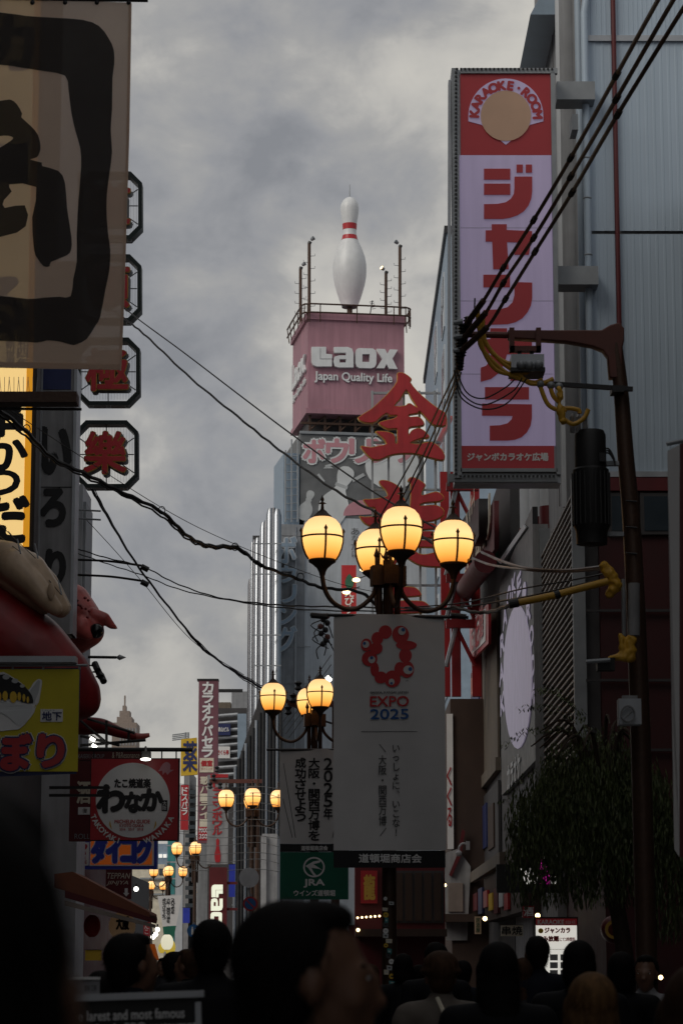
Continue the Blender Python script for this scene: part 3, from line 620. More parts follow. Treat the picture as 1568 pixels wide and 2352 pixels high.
for i, (ub, vb, ut, vt, nn, lit) in enumerate(((690, 760, 690, 618, -5, 0), (710, 740, 711, 560, -.3, 0), (886, 740, 885, 628, -5, 1), (918, 745, 915, 568, -.6, 0))):
    rt = T('floodlight_mast', ('short left mast with a floodlight at the back of the pink tower', 'tall left mast with a floodlight on the pink tower roof', 'short mast with the lit floodlight right of the giant pin', 'tall right mast with a floodlight on the pink tower roof')[i], 'mast', ft.pt(*ft.uv(ub, vb), nn), 'masts on the pink tower')
    D = ft.pt(0, 0, nn).y + ft.A.y * ft.uv(ub, vb)[0]; q0, q1 = P(ub, vb, D), P(ub, vt, D)
    MB().tube([q0, q1], .085, 10).build('mast', M['brown_metal'], rt, True)
    MB().tube([q1, q1 + Vector((.05, 0, .12))], .1, 8).build('mast_cap', M['dark_metal'], rt)
    sx = 1 if ub < 800 else -1
    h0 = q1 + Vector((sx * .1, -.05, .2))
    MB().tube([h0, h0 + Vector((sx * .14, -.08, .09))], [.08, .12], 12).build('floodlight_head', M['grey_steel'], rt, True)
    MB().tube([h0 + Vector((sx * .14, -.08, .09)), h0 + Vector((sx * .155, -.088, .1))], .1, 12).build('floodlight_glass', M['bulb' if lit else 'glass'], rt)
    for k in range(10):
        z = q0.z + (q1.z - q0.z) * (.12 + .8 * k / 10); s_ = .3 if k % 2 else -.3
        MB().tube([(q0.x, D, z), (q0.x + s_, D, z + .03), (q0.x + s_, D, z + .14)], .018, 5).build('step_peg', M['grey_steel'], rt)
rl = T('roof_railing', 'curved thin steel railing round the top of the pink tower', 'railing', ft.pt(a0 + 2, b1, 0))
pth = [(a0 - .35, -5.4), (a0 - .35, -3), (a0 - .3, -.2), (a0 - .05, .25), (a0 + .6, .35), (a1 - .6, .35), (a1 + .2, .2), (a1 + .38, -.5), (a1 + .35, -2.5)]
for dz in (.55, 1.0):
    MB().tube(spline([ft.pt(a, b1 + dz - .35, n) for a, n in pth], 6), .045, 6).build('rail', M['brown_metal'], rl, True)
for a, n in spline([Vector(q) for q in pth], 2): MB().tube([ft.pt(a, b1 - .3, n * .85), ft.pt(a, b1 + .65, n)], .03, 5).build('baluster', M['brown_metal'], rl)
at = T('rooftop_antenna', 'small television aerial on the pink tower beside the giant pin', 'antenna', ft.pt(*ft.uv(853, 735), -1))
qa = ft.pt(*ft.uv(853, 735), -1); D = qa.y
MB().tube([qa, P(855, 690, D)], .03, 5).build('pole', M['dark_metal'], at)
for k in range(5): MB().tube([P(848 + k * 1.5, 694 + k * 4, D), P(858 + k * 1.2, 692 + k * 4, D)], .018, 4).build('rod', M['dark_metal'], at)

# ================================================================== KARAOKE VERTICAL SIGN  (at Y = 36.6, on brackets of the grey building)
fk = FY(36.3)
ks = T('karaoke_sign', 'huge vertical lilac karaoke sign with red katakana and red top panel', 'sign', P(1160, 1110, 36.5))
MB().pbox(fk, 1040, 157, 1281, 1108, -.5, -.06).build('case', M['steel'], ks)
ca0, cb0, ca1, cb1 = fk.rect(1032, 153, 1284, 1110)
for nm, r in (('frame_bar', (1040, 157, 1056, 1098)), ('frame_bar', (1270, 168, 1280, 1090)), ('frame_bar', (1057, 157, 1279, 169)), ('frame_bar', (1057, 1076, 1279, 1084)), ('frame_bar', (1030, 1088, 1281, 1106))): MB().pbox(fk, *r, -.07, .02 if r[0] != 1030 else -.02).build(nm, M['grey_steel'], ks)
shape(fk, [[(1030, 178), (1036, 178), (1034, 1108), (1028, 1108)]], 'side_plate', M['steel'], ks, -.3, .2)
MB().pbox(fk, 1057, 355.5, 1270, 1023, -.06, -.02).build('lilac_panel', M['lit_lilac'], ks)
MB().pbox(fk, 1057, 170, 1270, 355, -.06, -.018).build('red_panel', M['lit_red'], ks)
MB().pbox(fk, 1057, 1023.5, 1272, 1075, -.06, -.018).build('red_panel', M['lit_red'], ks)
mb = MB()
for k in range(100): mb.pbox(fk, 1044, 166 + k * 9.3, 1049, 170 + k * 9.3, .02, .045)
for k in range(24): mb.pbox(fk, 1054 + k * 9.3, 1092, 1059 + k * 9.3, 1096, .0, .03).pbox(fk, 1046 + k * 9.5, 158, 1050 + k * 9.5, 162, .02, .045)
tag(mb.build('bulb_sockets', M['dark_metal'], ks), kind='stuff')
za, zb_ = Z(976, 114.8, .3775), Z(976, 689, .3775)
R_ = lambda x0, y0, x1, y1: [(x0, y0), (x1, y0), (x1, y1), (x0, y1)]
for f_, ls in ((za, [R_(357, 722, 517, 788), R_(357, 813, 517, 880), R_(555, 697, 593, 745), R_(611, 697, 649, 745),
                     [(542, 770), (650, 770), (650, 860), (644, 905), (628, 945), (600, 980), (560, 1005), (515, 1020), (470, 1027), (357, 1027), (357, 938), (440, 936), (490, 926), (520, 905), (538, 875), (542, 840)],
                     [(404, 1060), (495, 1060), (495, 1095), (650, 1102), (645, 1160), (630, 1245), (540, 1245), (560, 1170), (497, 1168), (507, 1333), (413, 1333), (407, 1165), (367, 1165), (367, 1097), (404, 1097)],
                     R_(353, 1367, 515, 1443),
                     [(542, 1412), (650, 1415), (650, 1510), (642, 1555), (622, 1595), (590, 1632), (550, 1655), (500, 1668), (353, 1672), (353, 1582), (450, 1578), (500, 1565), (530, 1535), (542, 1490)]]),
               (zb_, [[(395, 172), (497, 172), (497, 235), (648, 240), (648, 330), (632, 420), (600, 490), (515, 490), (540, 430), (555, 330), (497, 330), (480, 390), (445, 445), (400, 480), (337, 497), (337, 412), (370, 400), (392, 370), (400, 325), (355, 322), (355, 240), (395, 238)],
                      R_(363, 530, 630, 605), [(345, 630), (648, 635), (648, 720), (640, 765), (618, 805), (585, 835), (545, 850), (500, 855), (392, 855), (392, 765), (455, 762), (500, 750), (525, 725), (530, 705), (345, 703)]])):
    for l in ls: shape(fk, [f_(l)], 'katakana_stroke', M['lit_red'], ks, -.018, .02)
for v in (522, 690, 858): MB().pbox(fk, 1057, v, 1270, v + .8, -.02, -.016).build('panel_joint', M['grey_steel'], ks)
txt(fk, 'ジャンボカラオケ広場', (1073, 1040, 1258, 1058), M['white'], ks, n=-.012, bold=.05)
cB = (1161, 266)
shape(fk, [ell(cB[0], cB[1], 86, 86, 30, pi, 2 * pi) + [(cB[0] + 86, cB[1] + 12), (cB[0] + 56, cB[1] + 20), (cB[0], cB[1] + 66), (cB[0] - 56, cB[1] + 20), (cB[0] - 86, cB[1] + 12)]], 'badge_outline', M['lit_lilac'], ks, -.016, .01)
shape(fk, [ell(cB[0], cB[1], 58, 58, 36)], 'badge_disc', M['peach'], ks, -.004, .01)
arc_text(fk, 'KARAOKE·ROOM', cB, 73, 176, 2, 21, M['lit_red'], ks, .09, .008)

# ================================================================== KINRYU SIGN ON FRAMEWORK
fg = FY(60)
kz = Z(804, 832.5, .2563)
kg = T('red_character_sign', 'giant red cut-out characters with gold edges on a grey steel grid', 'sign', P(940, 1450, 60))
def goldshape(loops, sm=3):
    l2 = [kz(l) for l in loops]
    shape(fg, l2, 'gold_edge', M['gold'], kg, -.02, .14, sm); shape(fg, l2, 'character_stroke', M['sign_red'], kg, .11, .05, sm, -.018)
goldshape([[(415, 115), (440, 97), (490, 108), (540, 145), (550, 165), (540, 188), (600, 265), (700, 355), (800, 430), (860, 470), (855, 575), (795, 580), (735, 568), (680, 515), (620, 450), (605, 468), (530, 480), (535, 497), (600, 492), (640, 515), (665, 560), (640, 580), (550, 590), (525, 605), (525, 650), (545, 620), (600, 595), (650, 610), (690, 645), (710, 675), (680, 690), (640, 690), (580, 712), (545, 730), (620, 738), (700, 718), (760, 735), (820, 790), (848, 850), (830, 888), (760, 878), (660, 850), (560, 828), (430, 830), (340, 850), (260, 885), (190, 875), (130, 820), (90, 765), (110, 755), (180, 768), (250, 755), (320, 738), (280, 680), (220, 630), (270, 622), (340, 630), (390, 650), (405, 690), (405, 728), (418, 728), (415, 655), (412, 605), (340, 610), (280, 580), (248, 552), (300, 530), (380, 512), (412, 495), (410, 485), (350, 487), (325, 468), (270, 505), (230, 545), (170, 555), (110, 545), (65, 505), (180, 430), (270, 350), (350, 270), (415, 180)],
           [(500, 262), (540, 330), (588, 405), (540, 375), (510, 378), (490, 395), (400, 398), (450, 340)]], 2)
for l in ([[(255, 1075), (290, 1060), (360, 1075), (430, 1115), (457, 1160), (440, 1190), (480, 1220), (502, 1265), (490, 1285), (440, 1310), (430, 1420), (250, 1400), (220, 1315), (170, 1310), (140, 1280), (115, 1235), (200, 1230), (290, 1215), (330, 1200), (310, 1150), (270, 1110)]],
          [[(80, 1385), (130, 1390), (240, 1385), (400, 1380), (400, 1460), (250, 1470), (180, 1475), (120, 1445)]],
          [[(510, 1070), (540, 1035), (590, 1045), (650, 1080), (675, 1110), (650, 1150), (640, 1195), (700, 1180), (770, 1165), (820, 1190), (838, 1225), (800, 1255), (700, 1265), (640, 1275), (625, 1290), (700, 1285), (770, 1285), (830, 1320), (838, 1370), (790, 1410), (700, 1435), (600, 1440), (500, 1440), (500, 1310), (530, 1300), (535, 1100)]],
          [[(560, 1460), (700, 1445), (760, 1455), (775, 1495), (700, 1505), (560, 1510)]], [[(560, 1530), (720, 1518), (765, 1545), (760, 1575), (560, 1580)]],
          [[(490, 1620), (600, 1600), (750, 1600), (775, 1620), (770, 1650), (800, 1690), (850, 1730), (855, 1830), (740, 1840), (620, 1825), (520, 1770), (480, 1730)], [(575, 1665), (640, 1665), (780, 1670), (790, 1690), (740, 1710), (660, 1725), (600, 1710)]],
          [[(330, 2025), (540, 2015), (600, 2035), (637, 2080), (620, 2100), (500, 2110), (330, 2120)]], [[(300, 2150), (600, 2140), (680, 2160), (720, 2210), (700, 2245), (300, 2255)]],
          [[(150, 1520), (330, 1500), (420, 1520), (420, 1790), (360, 1800), (340, 1600), (230, 1610), (220, 1830), (150, 1830)]]): goldshape(l)
for x in (200, 345, 485, 625, 765):
    u = 804 + x * .2563; MB().pbox(fg, u - 2.6, 895, u + 2.6, 1440, -.2, -.1).build('grid_upright', M['steel'], kg)
for y in (255, 700, 1125, 1560, 1985):
    v = 832.5 + y * .2563; MB().pbox(fg, 852, v - 2.4, 1012, v + 2.4, -.28, -.205).build('grid_rail', M['steel'], kg)
rs = T('red_steel_tower', 'bright red lattice steel tower holding the character sign beside the karaoke sign', 'tower', P(1050, 1650, 61))
for u, D in ((1046, 61.5), (1022, 63), (1092, 63)):
    q = P(u, 1400, D); MB().box(q.x - .11, q.x + .11, D - .1, D + .1, P(u, 1600, D).z, P(u, 1085, D).z).build('upright', M['scaffold_red'], rs)
for k in range(4):
    v = 1118 + k * 105
    q0, q1 = P(1024, v, 61.2), P(1098, v + 2, 61.2)
    MB().box(q0.x, q1.x, 61.1, 61.3, q0.z - .1, q0.z + .1).build('beam', M['scaffold_red'], rs)
    MB().tube([P(1046, v + 5, 61.3), P(1090, v + 95, 61.3)], .05, 6).build('brace', M['scaffold_red'], rs)
    MB().tube([P(1024, v + 98, 61.25), P(1046, v + 8, 61.25)], .06, 6).build('brace', M['steel'], rs)
MB().tube([P(1000, 1030, 60.3), P(1034, 960, 62.5)], .07, 6).build('brace', M['scaffold_red'], rs)
# small vertical red sign with green pine emblem, behind the lamp
vs_ = T('narrow_red_sign', 'narrow dark red vertical sign with white script behind the globe lamp', 'sign', P(800, 1420, 85))
f85 = FY(85)
MB().pbox(f85, 784, 1298, 818, 1460, -.4, 0).build('panel', M['red'], vs_)
shape(f85, [[(792, 1335), (802, 1318), (812, 1335), (808, 1350), (796, 1350)]], 'emblem', M['deep_green'], vs_, .01, .02, 2)
txt(f85, 'えびす', (792, 1352, 812, 1410), M['white'], vs_, n=.02, vert=True, bold=.03)
for i, (u, v) in enumerate(((835, 1308), (818, 1332), (795, 1360))):
    sp = T('spot_lamp', ('top', 'middle', 'lowest')[i] + ' of three small lit spot lamps beside the narrow red sign', 'lamp', P(u, v, 84), 'spot lamps by the narrow red sign')
    MB().ball(P(u, v, 84), (.13, .1, .07)).build('bulb', M['bulb'], sp, True); MB().tube([P(u + 4, v - 3, 84), P(u + 30, v - 12, 84.5)], .02, 5).build('arm', M['dark_metal'], sp)
fl2 = T('floodlight', 'small lit white floodlight right of the second globe lamp', 'lamp', P(752, 1565, 80))
MB().tube([P(744, 1570, 80), P(758, 1556, 80)], .1, 8).build('tube', M['bulb_cool'], fl2); MB().pbox(FY(80.1), 740, 1555, 756, 1575, -.2, 0).build('housing', M['grey_steel'], fl2)

# ================================================================== STREET LAMPS
def make_lamp():
    r = bpy.data.objects.new('street_lamp', None); COL.objects.link(r); ORG[r.name] = Vector((0, 0, 0))
    MB().tube([(0, 0, 0), (0, 0, 5.35)], [.085, .07], 14).build('post', M['lamp_iron'], r, True)
    MB().lathe([(.17, 0), (.17, .25), (.13, .3), (.12, .7), (.09, .78)], n=14).build('base', M['lamp_iron'], r)
    mb = MB()
    for k in range(4):
        a = k * pi / 2; mb.tube([(.1 * cos(a), .1 * sin(a), 4.9), (.1 * cos(a), .1 * sin(a), 6.0)], .035, 8)
    mb.tube([(0, 0, 5.3), (0, 0, 6.05)], .06, 10); mb.build('column_cluster', M['lamp_iron'], r, True)
    MB().box(-.19, .19, -.08, .08, 5.76, 5.98).box(-.08, .08, -.19, .19, 5.765, 5.975).build('bracket_box', M['lamp_iron'], r)
    for k in range(4):
        a = k * pi / 2; c, s = cos(a), sin(a)
        mb = MB(); mb.tube([(.13 * c, .13 * s, 5.97), (.13 * c, .13 * s, 6.08)], .02, 6); mb.lathe([(.012, 0), (.035, .04), (.02, .08), (.003, .14)], (.13 * c, .13 * s, 6.06), 8)
        for e in (-1, 1): mb.tube([(.13 * c, .13 * s, 6.08), (.13 * c - s * .04 * e, .13 * s + c * .04 * e, 6.11), (.13 * c - s * .06 * e, .13 * s + c * .06 * e, 6.15)], [.014, .012, .004], 5)
        mb.build('finial', M['lamp_iron'], r)
    for k in range(4):
        a = k * pi / 2; c, s = cos(a), sin(a)
        pts = spline([Vector((x * c, x * s, z)) for x, z in ((.13, 5.8), (.17, 5.66), (.3, 5.53), (.44, 5.49), (.6, 5.55), (.70, 5.68), (.738, 5.85), (.738, 6.0))], 4)
        MB().tube(pts, .026, 8).build('arm', M['lamp_iron'], r, True)
        x, y = .738 * c, .738 * s
        MB().lathe([(.03, 5.86), (.04, 5.9), (.06, 5.94), (.11, 5.985), (.15, 6.01), (.155, 6.03), (.14, 6.045)], (x, y, 0), 18).build('bowl', M['lamp_iron'], r, True)
        gp = [(.145, 6.04), (.176, 6.09), (.203, 6.16), (.219, 6.23), (.223, 6.3), (.216, 6.37), (.192, 6.435), (.152, 6.482), (.1, 6.51), (.05, 6.518)]
        gl_ = MB().lathe(gp, (x, y, 0), 28).build('globe', M['globe'], r, True)
        mb = MB(); n = 28
        mb.tube([(x + .226 * cos(2 * pi * i / n), y + .226 * sin(2 * pi * i / n), 6.285) for i in range(n + 1)], .011, 6, False)
        for e in range(4):
            b = e * pi / 2 + a
            mb.tube([(x + (q + .008) * cos(b), y + (q + .008) * sin(b), z) for q, z in gp[:5]] + [(x + .232 * cos(b), y + .232 * sin(b), 6.36)], .012, 6)
            mb.lathe([(.004, -.02), (.022, .01), (.002, .05)], (x + .234 * cos(b), y + .234 * sin(b), 6.345), 4)
        mb.build('cage', M['lamp_iron'], gl_)
        MB().lathe([(.1, 6.5), (.105, 6.52), (.06, 6.56), (.05, 6.575), (.02, 6.6), (.014, 6.66), (.045, 6.665), (.012, 6.685), (.022, 6.71), (.002, 6.76)], (x, y, 0), 14).build('cap', M['lamp_iron'], gl_, True)
    return r
LAMPS = [(893, 28, 10), (722, 45, 8), (579, 73, 3), (449, 105, 5), (388, 131, 7), (348, 155, 7), (424, 170, 60)]
LL = ['nearest and largest of the four-globe street lamps, above the tall white banner', 'second nearest four-globe street lamp, left of the tall white banner', 'third four-globe street lamp along the street, above the crowd in the middle', 'fourth four-globe street lamp, between the blue shop sign and the lit vertical sign', 'fifth four-globe street lamp, with a small banner far down the street', 'farthest clear four-globe lamp, half hidden behind the fifth', 'tiny turned globe lamp right of the fifth lamp, in front of the teal frame']
lp0 = make_lamp()
for i, (u, D, rz) in enumerate(LAMPS):
    o = lp0 if i == 0 else copy_tree(lp0)
    q = P(u, 1900, D); o.location = (q.x, D, 0); o.rotation_euler.z = radians(rz)
    tag(o, LL[i], 'street lamp', 'four-globe street lamps')
# the nearest post carries many stickers
st_m = [M['white'], M['grey_ink'], M['teal'], M['yellow_sign'], M['cream'], M['print_mid']]
fp = FY(27.9)
for k in range(24):
    v = 2065 + k * 12 + random.uniform(-3, 3); u = 893 + random.choice((-8, 0, 7)) + random.uniform(-2, 2); w_, h_ = random.uniform(4, 8), random.uniform(4, 7)
    s_ = T('sticker', f'small torn sticker on the banner post', 'sticker', P(u, v, 27.9), 'stickers on the banner post')
    ou = [(u - w_, v - h_), (u + w_, v - h_ * .8), (u + w_ * .9, v + h_), (u - w_ * .9, v + h_ * .9)] if k % 3 else ell(u, v, w_, w_, 14)
    shape(fp, [ou], 'paper', st_m[(k * 5) % 6], s_, .0, .003)
    shape(fp, [[(u - w_ * .5, v - h_ * .3), (u + w_ * .5, v - h_ * .2), (u + w_ * .3, v + h_ * .4), (u - w_ * .4, v + h_ * .2)]], 'print', M['ink'] if k % 2 else M['print_mid'], s_, .0035, .001)

# ================================================================== BANNERS
def cloth(fr, u0, v0, u1, v1, name, m, parent, n=0, nx=14, ny=24):
    a0, b0, a1, b1 = fr.rect(u0, v0, u1, v1); vs = []; fs = []
    for side_ in (0, -.004):
        for j in range(ny + 1):
            for i in range(nx + 1): vs.append(fr.pt(a0 + (a1 - a0) * i / nx, b0 + (b1 - b0) * j / ny, n + side_))
    k = (nx + 1) * (ny + 1)
    for j in range(ny):
        for i in range(nx):
            q = j * (nx + 1) + i; f = (q, q + 1, q + nx + 2, q + nx + 1); fs += [f, tuple(x + k for x in f[::-1])]
    return MB().add(vs, fs).build(name, m, parent, True)
x0_, z0_ = P(893, 1700, 27.8).x, P(893, 1700, 27.8).z
fe_ = FY(27.75, lambda a, b: .034 * sin((a - x0_) * 3.4 + (b - z0_) * 1.3) + .04 * max(0, (z0_ - b) / 1.5) * sin((a - x0_) * 7 + b))
eb = T('festival_banner', 'large white banner with a red ring emblem and EXPO 2025 lettering below the nearest lamp', 'banner', P(893, 1985, 27.75))
bz = Z(631.6, 1378, .2929)
cloth(fe_, 766, 1412, 1022, 1953, 'white_cloth', M['cloth_white'], eb)
cloth(fe_, 766, 1953.5, 1022, 1993, 'black_hem', M['cloth_black'], eb, ny=4)
MB().tube([P(712, 1412, 27.75), P(1075, 1418, 27.75)], .018, 8).build('rod', M['dark_metal'], eb)
for u0, u1 in ((714, 752), (1034, 1070)): MB().tube([P(u0, 1413, 27.75), P(u1, 1417, 27.75)], .032, 10).build('rod_clamp', M['black'], eb)
for i, (x, y, rx, ry) in enumerate(((863, 255, 52, 53), (982, 275, 66, 70), (1028, 358, 82, 36), (1020, 438, 50, 58), (1032, 548, 56, 66), (975, 545, 42, 55), (918, 622, 64, 66), (828, 610, 50, 47), (780, 545, 33, 55), (740, 462, 61, 60), (792, 382, 50, 46), (715, 355, 43, 50), (800, 305, 46, 50))):
    shape(fe_, [bz(ell(x, y, rx, ry, 24))], 'ring_cell', M['logo_red'], eb, .006 + i * .0004, .001)
for (x, y, rx, ry), (bx_, by_, br) in (((993, 248, 30, 31), (1003, 238, 15)), ((710, 350, 27, 28), (700, 343, 12)), ((757, 470, 28, 28), (756, 456, 13)), ((1042, 552, 38, 34), (1058, 546, 16)), ((912, 645, 23, 25), (911, 656, 10))):
    shape(fe_, [bz(ell(x, y, rx, ry))], 'eye_white', M['cloth_white'], eb, .0125, .001); shape(fe_, [bz(ell(bx_, by_, br, br, 14))], 'eye_blue', M['logo_blue'], eb, .0145, .001)
def bt(s_, x0, y0, x1, y1, m_, fr=fe_, par=eb, **k):
    (u0, v0), (u1, v1) = bz([(x0, y0), (x1, y1)]); txt(fr, s_, (u0, v0, u1, v1), M[m_], par, n=.009, **k)
bt('OSAKA, KANSAI, JAPAN', 745, 718, 1042, 740, 'grey_ink', bold=.02); bt('EXPO', 745, 757, 1045, 836, 'logo_red', bold=.03); bt('2025', 747, 857, 1043, 935, 'logo_blue', bold=.03); bt('TM', 1020, 631, 1042, 643, 'grey_ink')
shape(fe_, [bz([(675, 1029), (1113, 1032), (1113, 1036), (675, 1033)])], 'rule', M['grey_ink'], eb, .006, .001)
bt('いっしょに、いこな！', 916, 1128, 978, 1860, 'grey_ink', vert=True, bold=.012); bt('大阪・関西万博', 812, 1215, 872, 1770, 'grey_ink', vert=True, bold=.012)
for l in ([(815, 1132), (820, 1130), (868, 1190), (864, 1193)], [(868, 1785), (872, 1788), (824, 1852), (820, 1849)]): shape(fe_, [bz(l)], 'slash', M['grey_ink'], eb, .006, .001)
bt('道頓堀商店会', 658, 1992, 1147, 2060, 'white', bold=.03)
# second banner
x2, z2_ = P(722, 1850, 44.7).x, P(722, 1850, 44.7).z
f2 = FY(44.7, lambda a, b: .024 * sin((a - x2) * 4 + (b - z2_) * 1.1) + .04 * max(0, (z2_ - b) / 1.5) * sin((a - x2) * 8))
b2 = T('event_banner', 'white and green vertical banner with bold black characters under the second lamp', 'banner', P(722, 2066, 44.7))
cloth(f2, 643, 1720, 800, 1938, 'white_cloth', M['cloth_white'], b2); cloth(f2, 643, 1938.5, 800, 1956.5, 'black_band', M['cloth_black'], b2, ny=2); cloth(f2, 643, 1957, 800, 2066, 'green_cloth', M['cloth_green'], b2, ny=10)
MB().tube([P(612, 1722, 44.7), P(832, 1722, 44.7)], .022, 8).build('rod', M['dark_metal'], b2)
kw = dict(fr=f2, par=b2, vert=True, bold=.035)
bt('2025年', 383, 1238, 448, 1725, 'ink', **kw); bt('大阪・関西万博を', 264, 1238, 348, 1888, 'ink', **kw); bt('成功させよう', 158, 1235, 240, 1738, 'ink', **kw)
for l in ([(64, 1280), (68, 1279), (163, 1862), (158, 1866)], [(60, 1558), (64, 1556), (138, 1862), (133, 1866)], [(560, 1280), (564, 1281), (452, 1866), (448, 1862)]): shape(f2, [bz(l)], 'slash', M['ink'], b2, .006, .001)
bt('道頓堀商店会', 205, 1928, 412, 1964, 'white', fr=f2, par=b2, bold=.03)
bt('JRA', 226, 2190, 386, 2253, 'white', fr=f2, par=b2, bold=.05); bt('ウインズ道頓堀', 148, 2275, 470, 2322, 'white', fr=f2, par=b2, bold=.03)
shape(f2, [bz(ell(305, 2095, 85, 80, 32)), bz(ell(305, 2095, 72, 67, 32))], 'emblem_ring', M['white'], b2, .006, .001)
for l in ([(238, 2085), (300, 2050), (360, 2040), (350, 2060), (300, 2072), (330, 2090), (385, 2130), (350, 2110), (285, 2100), (300, 2130), (330, 2165), (300, 2160), (262, 2105)],): shape(f2, [bz(l)], 'emblem_mark', M['white'], b2, .006, .001)
# small banner under the fifth lamp
f5 = FY(130.5); b5 = T('small_far_banner', 'small distant white banner with green foot under the fifth lamp', 'banner', P(388, 2160, 130.5))
shape(f5, [[(362, 2058), (418, 2056), (405, 2126), (374, 2128)]], 'white_cloth', M['cloth_white'], b5, 0, .02)
shape(f5, [[(374, 2128.5), (405, 2126.5), (398, 2160), (378, 2160)]], 'green_cloth', M['cloth_green'], b5, 0, .02)
txt(f5, '2025年', (393, 2063, 401, 2100), M['ink'], b5, n=.04, vert=True, bold=.03); txt(f5, '大阪・関西万博を', (383, 2063, 391, 2120), M['ink'], b5, n=.04, vert=True, bold=.03); txt(f5, '成功させよう', (373, 2063, 381, 2112), M['ink'], b5, n=.04, vert=True, bold=.03)
# ================================================================== LEFT SIDE SIGNS
fn = FY(22)
nr = T('hanging_cloth', 'sheer beige hanging cloth with a huge black brush character, top left', 'cloth banner', P(120, 850, 22))
a0n, b0n, a1n, b1n = fn.rect(-160, 4, 300, 848)
shape(fn, [[(-160, -6), (120, 0), (302, 6), (297, 300), (284, 700), (277, 850), (-160, 842)]], 'cloth', M['noren'], nr, 0, .002)
shape(fn, [[(296, 10), (303, 8), (298, 300), (286, 700), (279, 852), (272, 850), (280, 690), (291, 300)]], 'side_hem', M['noren'], nr, .003, .002)
shape(fn, [[(-160, 828), (277, 836), (276, 849), (-160, 841)]], 'bottom_hem', M['noren'], nr, .004, .002)
ring = [(-160, 22), (0, 29), (60, 37), (120, 41), (190, 46), (228, 60), (250, 88), (262, 115), (263, 148), (259, 180), (258, 250), (255, 300), (258, 350), (252, 400), (246, 450), (246, 500), (250, 545), (254, 574), (252, 620), (243, 664), (231, 728), (220, 748), (200, 779), (177, 791), (164, 792), (138, 785), (108, 782), (85, 787), (0, 783), (-160, 785),
        (-160, 675), (0, 680), (64, 687), (102, 684), (138, 682), (163, 681), (169, 641), (177, 600), (177, 538), (181, 461), (187, 385), (185, 341), (174, 302), (164, 256), (158, 205), (150, 174), (103, 164), (44, 155), (0, 149), (-160, 140)]
shape(fn, [ring], 'brush_stroke', M['noren_print'], nr, .006, .001, 2)
shape(fn, [[(-160, 240), (0, 232), (24, 229), (40, 240), (52, 262), (50, 270), (72, 290), (88, 310), (94, 335), (92, 350), (85, 362), (70, 367), (97, 374), (98, 382), (135, 393), (150, 420), (155, 480), (165, 545), (164, 574), (154, 587), (118, 602), (115, 612), (101, 612), (87, 594), (79, 574), (75, 500), (84, 430), (22, 424), (28, 440), (10, 460), (12, 478), (58, 472), (60, 520), (0, 545), (-160, 560)], [(-20, 320), (10, 312), (29, 315), (28, 322), (0, 340), (-20, 350)]], 'brush_stroke', M['noren_print'], nr, .006, .001, 2)
for u in (75, 150, 223, 296): MB().ball(P(u, 6, 22), .022, 8, 6).tube([P(u, 4, 22), P(u + 4, -12, 22)], .006, 5).build('eyelet_hook', M['dark_metal'], nr)
MB().tube([P(-160, -8, 22), P(340, 0, 22)], .022, 8).build('rod', M['dark_metal'], nr)
# lit yellow skewer sign
fyy = FY(40)
ys = T('lit_skewer_sign', 'glowing yellow vertical sign with black brush hiragana at the left edge', 'sign', P(20, 1250, 40))
MB().pbox(fyy, -90, -140, 92, 1262, -.5, -.03).build('case', M['black'], ys)
MB().pbox(fyy, -90, -140, 68, 1255, -.04, 0).build('light_panel', M['lit_yellow'], ys); MB().pbox(fyy, 68.2, -140, 82, 1255, -.04, .002).build('orange_edge', M['lit_orange'], ys)
for ch, bx in (('串', (-40, 905, 50, 1000)), ('か', (-45, 1002, 62, 1078)), ('つ', (-55, 1082, 45, 1138)), ('だ', (-45, 1142, 64, 1246)), ('る', (-40, 640, 50, 760)), ('カ', (-30, 40, 75, 160)), ('ー', (-20, 330, 60, 420))): txt(fyy, ch, bx, M['ink'], ys, n=.006, bold=.05)
txt(fyy, '創業昭和四年', (42, 704, 66, 846), M['ink'], ys, n=.006, bold=.03, vert=True); txt(fyy, '大阪新世界', (14, 738, 36, 846), M['ink'], ys, n=.006, bold=.03, vert=True)
mb = MB()
for k in range(12): mb.tube([P(4 + k * 7.2, 908, 39.5), P(4 + k * 7.2 + (k % 3 - 1) * 4, 866, 39.5)], .005, 4)
mb.build('bird_spikes', M['grey_steel'], ys)
# grey sign
fgr = FY(42)
gs = T('grey_hiragana_sign', 'matt grey vertical sign with black hiragana beside the glowing yellow sign', 'sign', P(128, 1450, 42))
MB().pbox(fgr, 93, 846, 172, 1456, -.6, 0).build('panel', M['concrete'], gs)
for r in ((166, 846, 173, 1456), (90, 846, 94, 1456)): MB().pbox(fgr, *r, -.62, .02).build('edge_trim', M['steel'], gs)
MB().pbox(fgr, 95, 848, 164, 895, 0, .012).build('blue_panel', M['navy'], gs); MB().pbox(fgr, 94, 1118, 166, 1120, 0, .008).build('panel_joint', M['dark_metal'], gs)
for ch, bx in (('い', (96, 985, 160, 1085)), ('ろ', (96, 1125, 148, 1206)), ('り', (108, 1265, 148, 1345))): txt(fgr, ch, bx, M['ink'], gs, n=.012, bold=.06)
MB().pbox(fgr, 88, 600, 172, 846, -.5, -.01).build('upper_panel', M['dark_wall'], gs)
# projecting arm boxes
ar = T('wall_bracket', 'grey box arm with a thin black rod below the hanging cloth', 'bracket', P(90, 930, 21))
MB().box(P(-120, 1, 21).x, P(196, 1, 21).x, 20.9, 21.1, P(90, 929, 21).z, P(90, 905, 21).z).build('box_beam', M['brown_metal'], ar); MB().tube([P(-120, 938, 21), P(188, 940, 21)], .012, 6).build('rod', M['dark_metal'], ar)
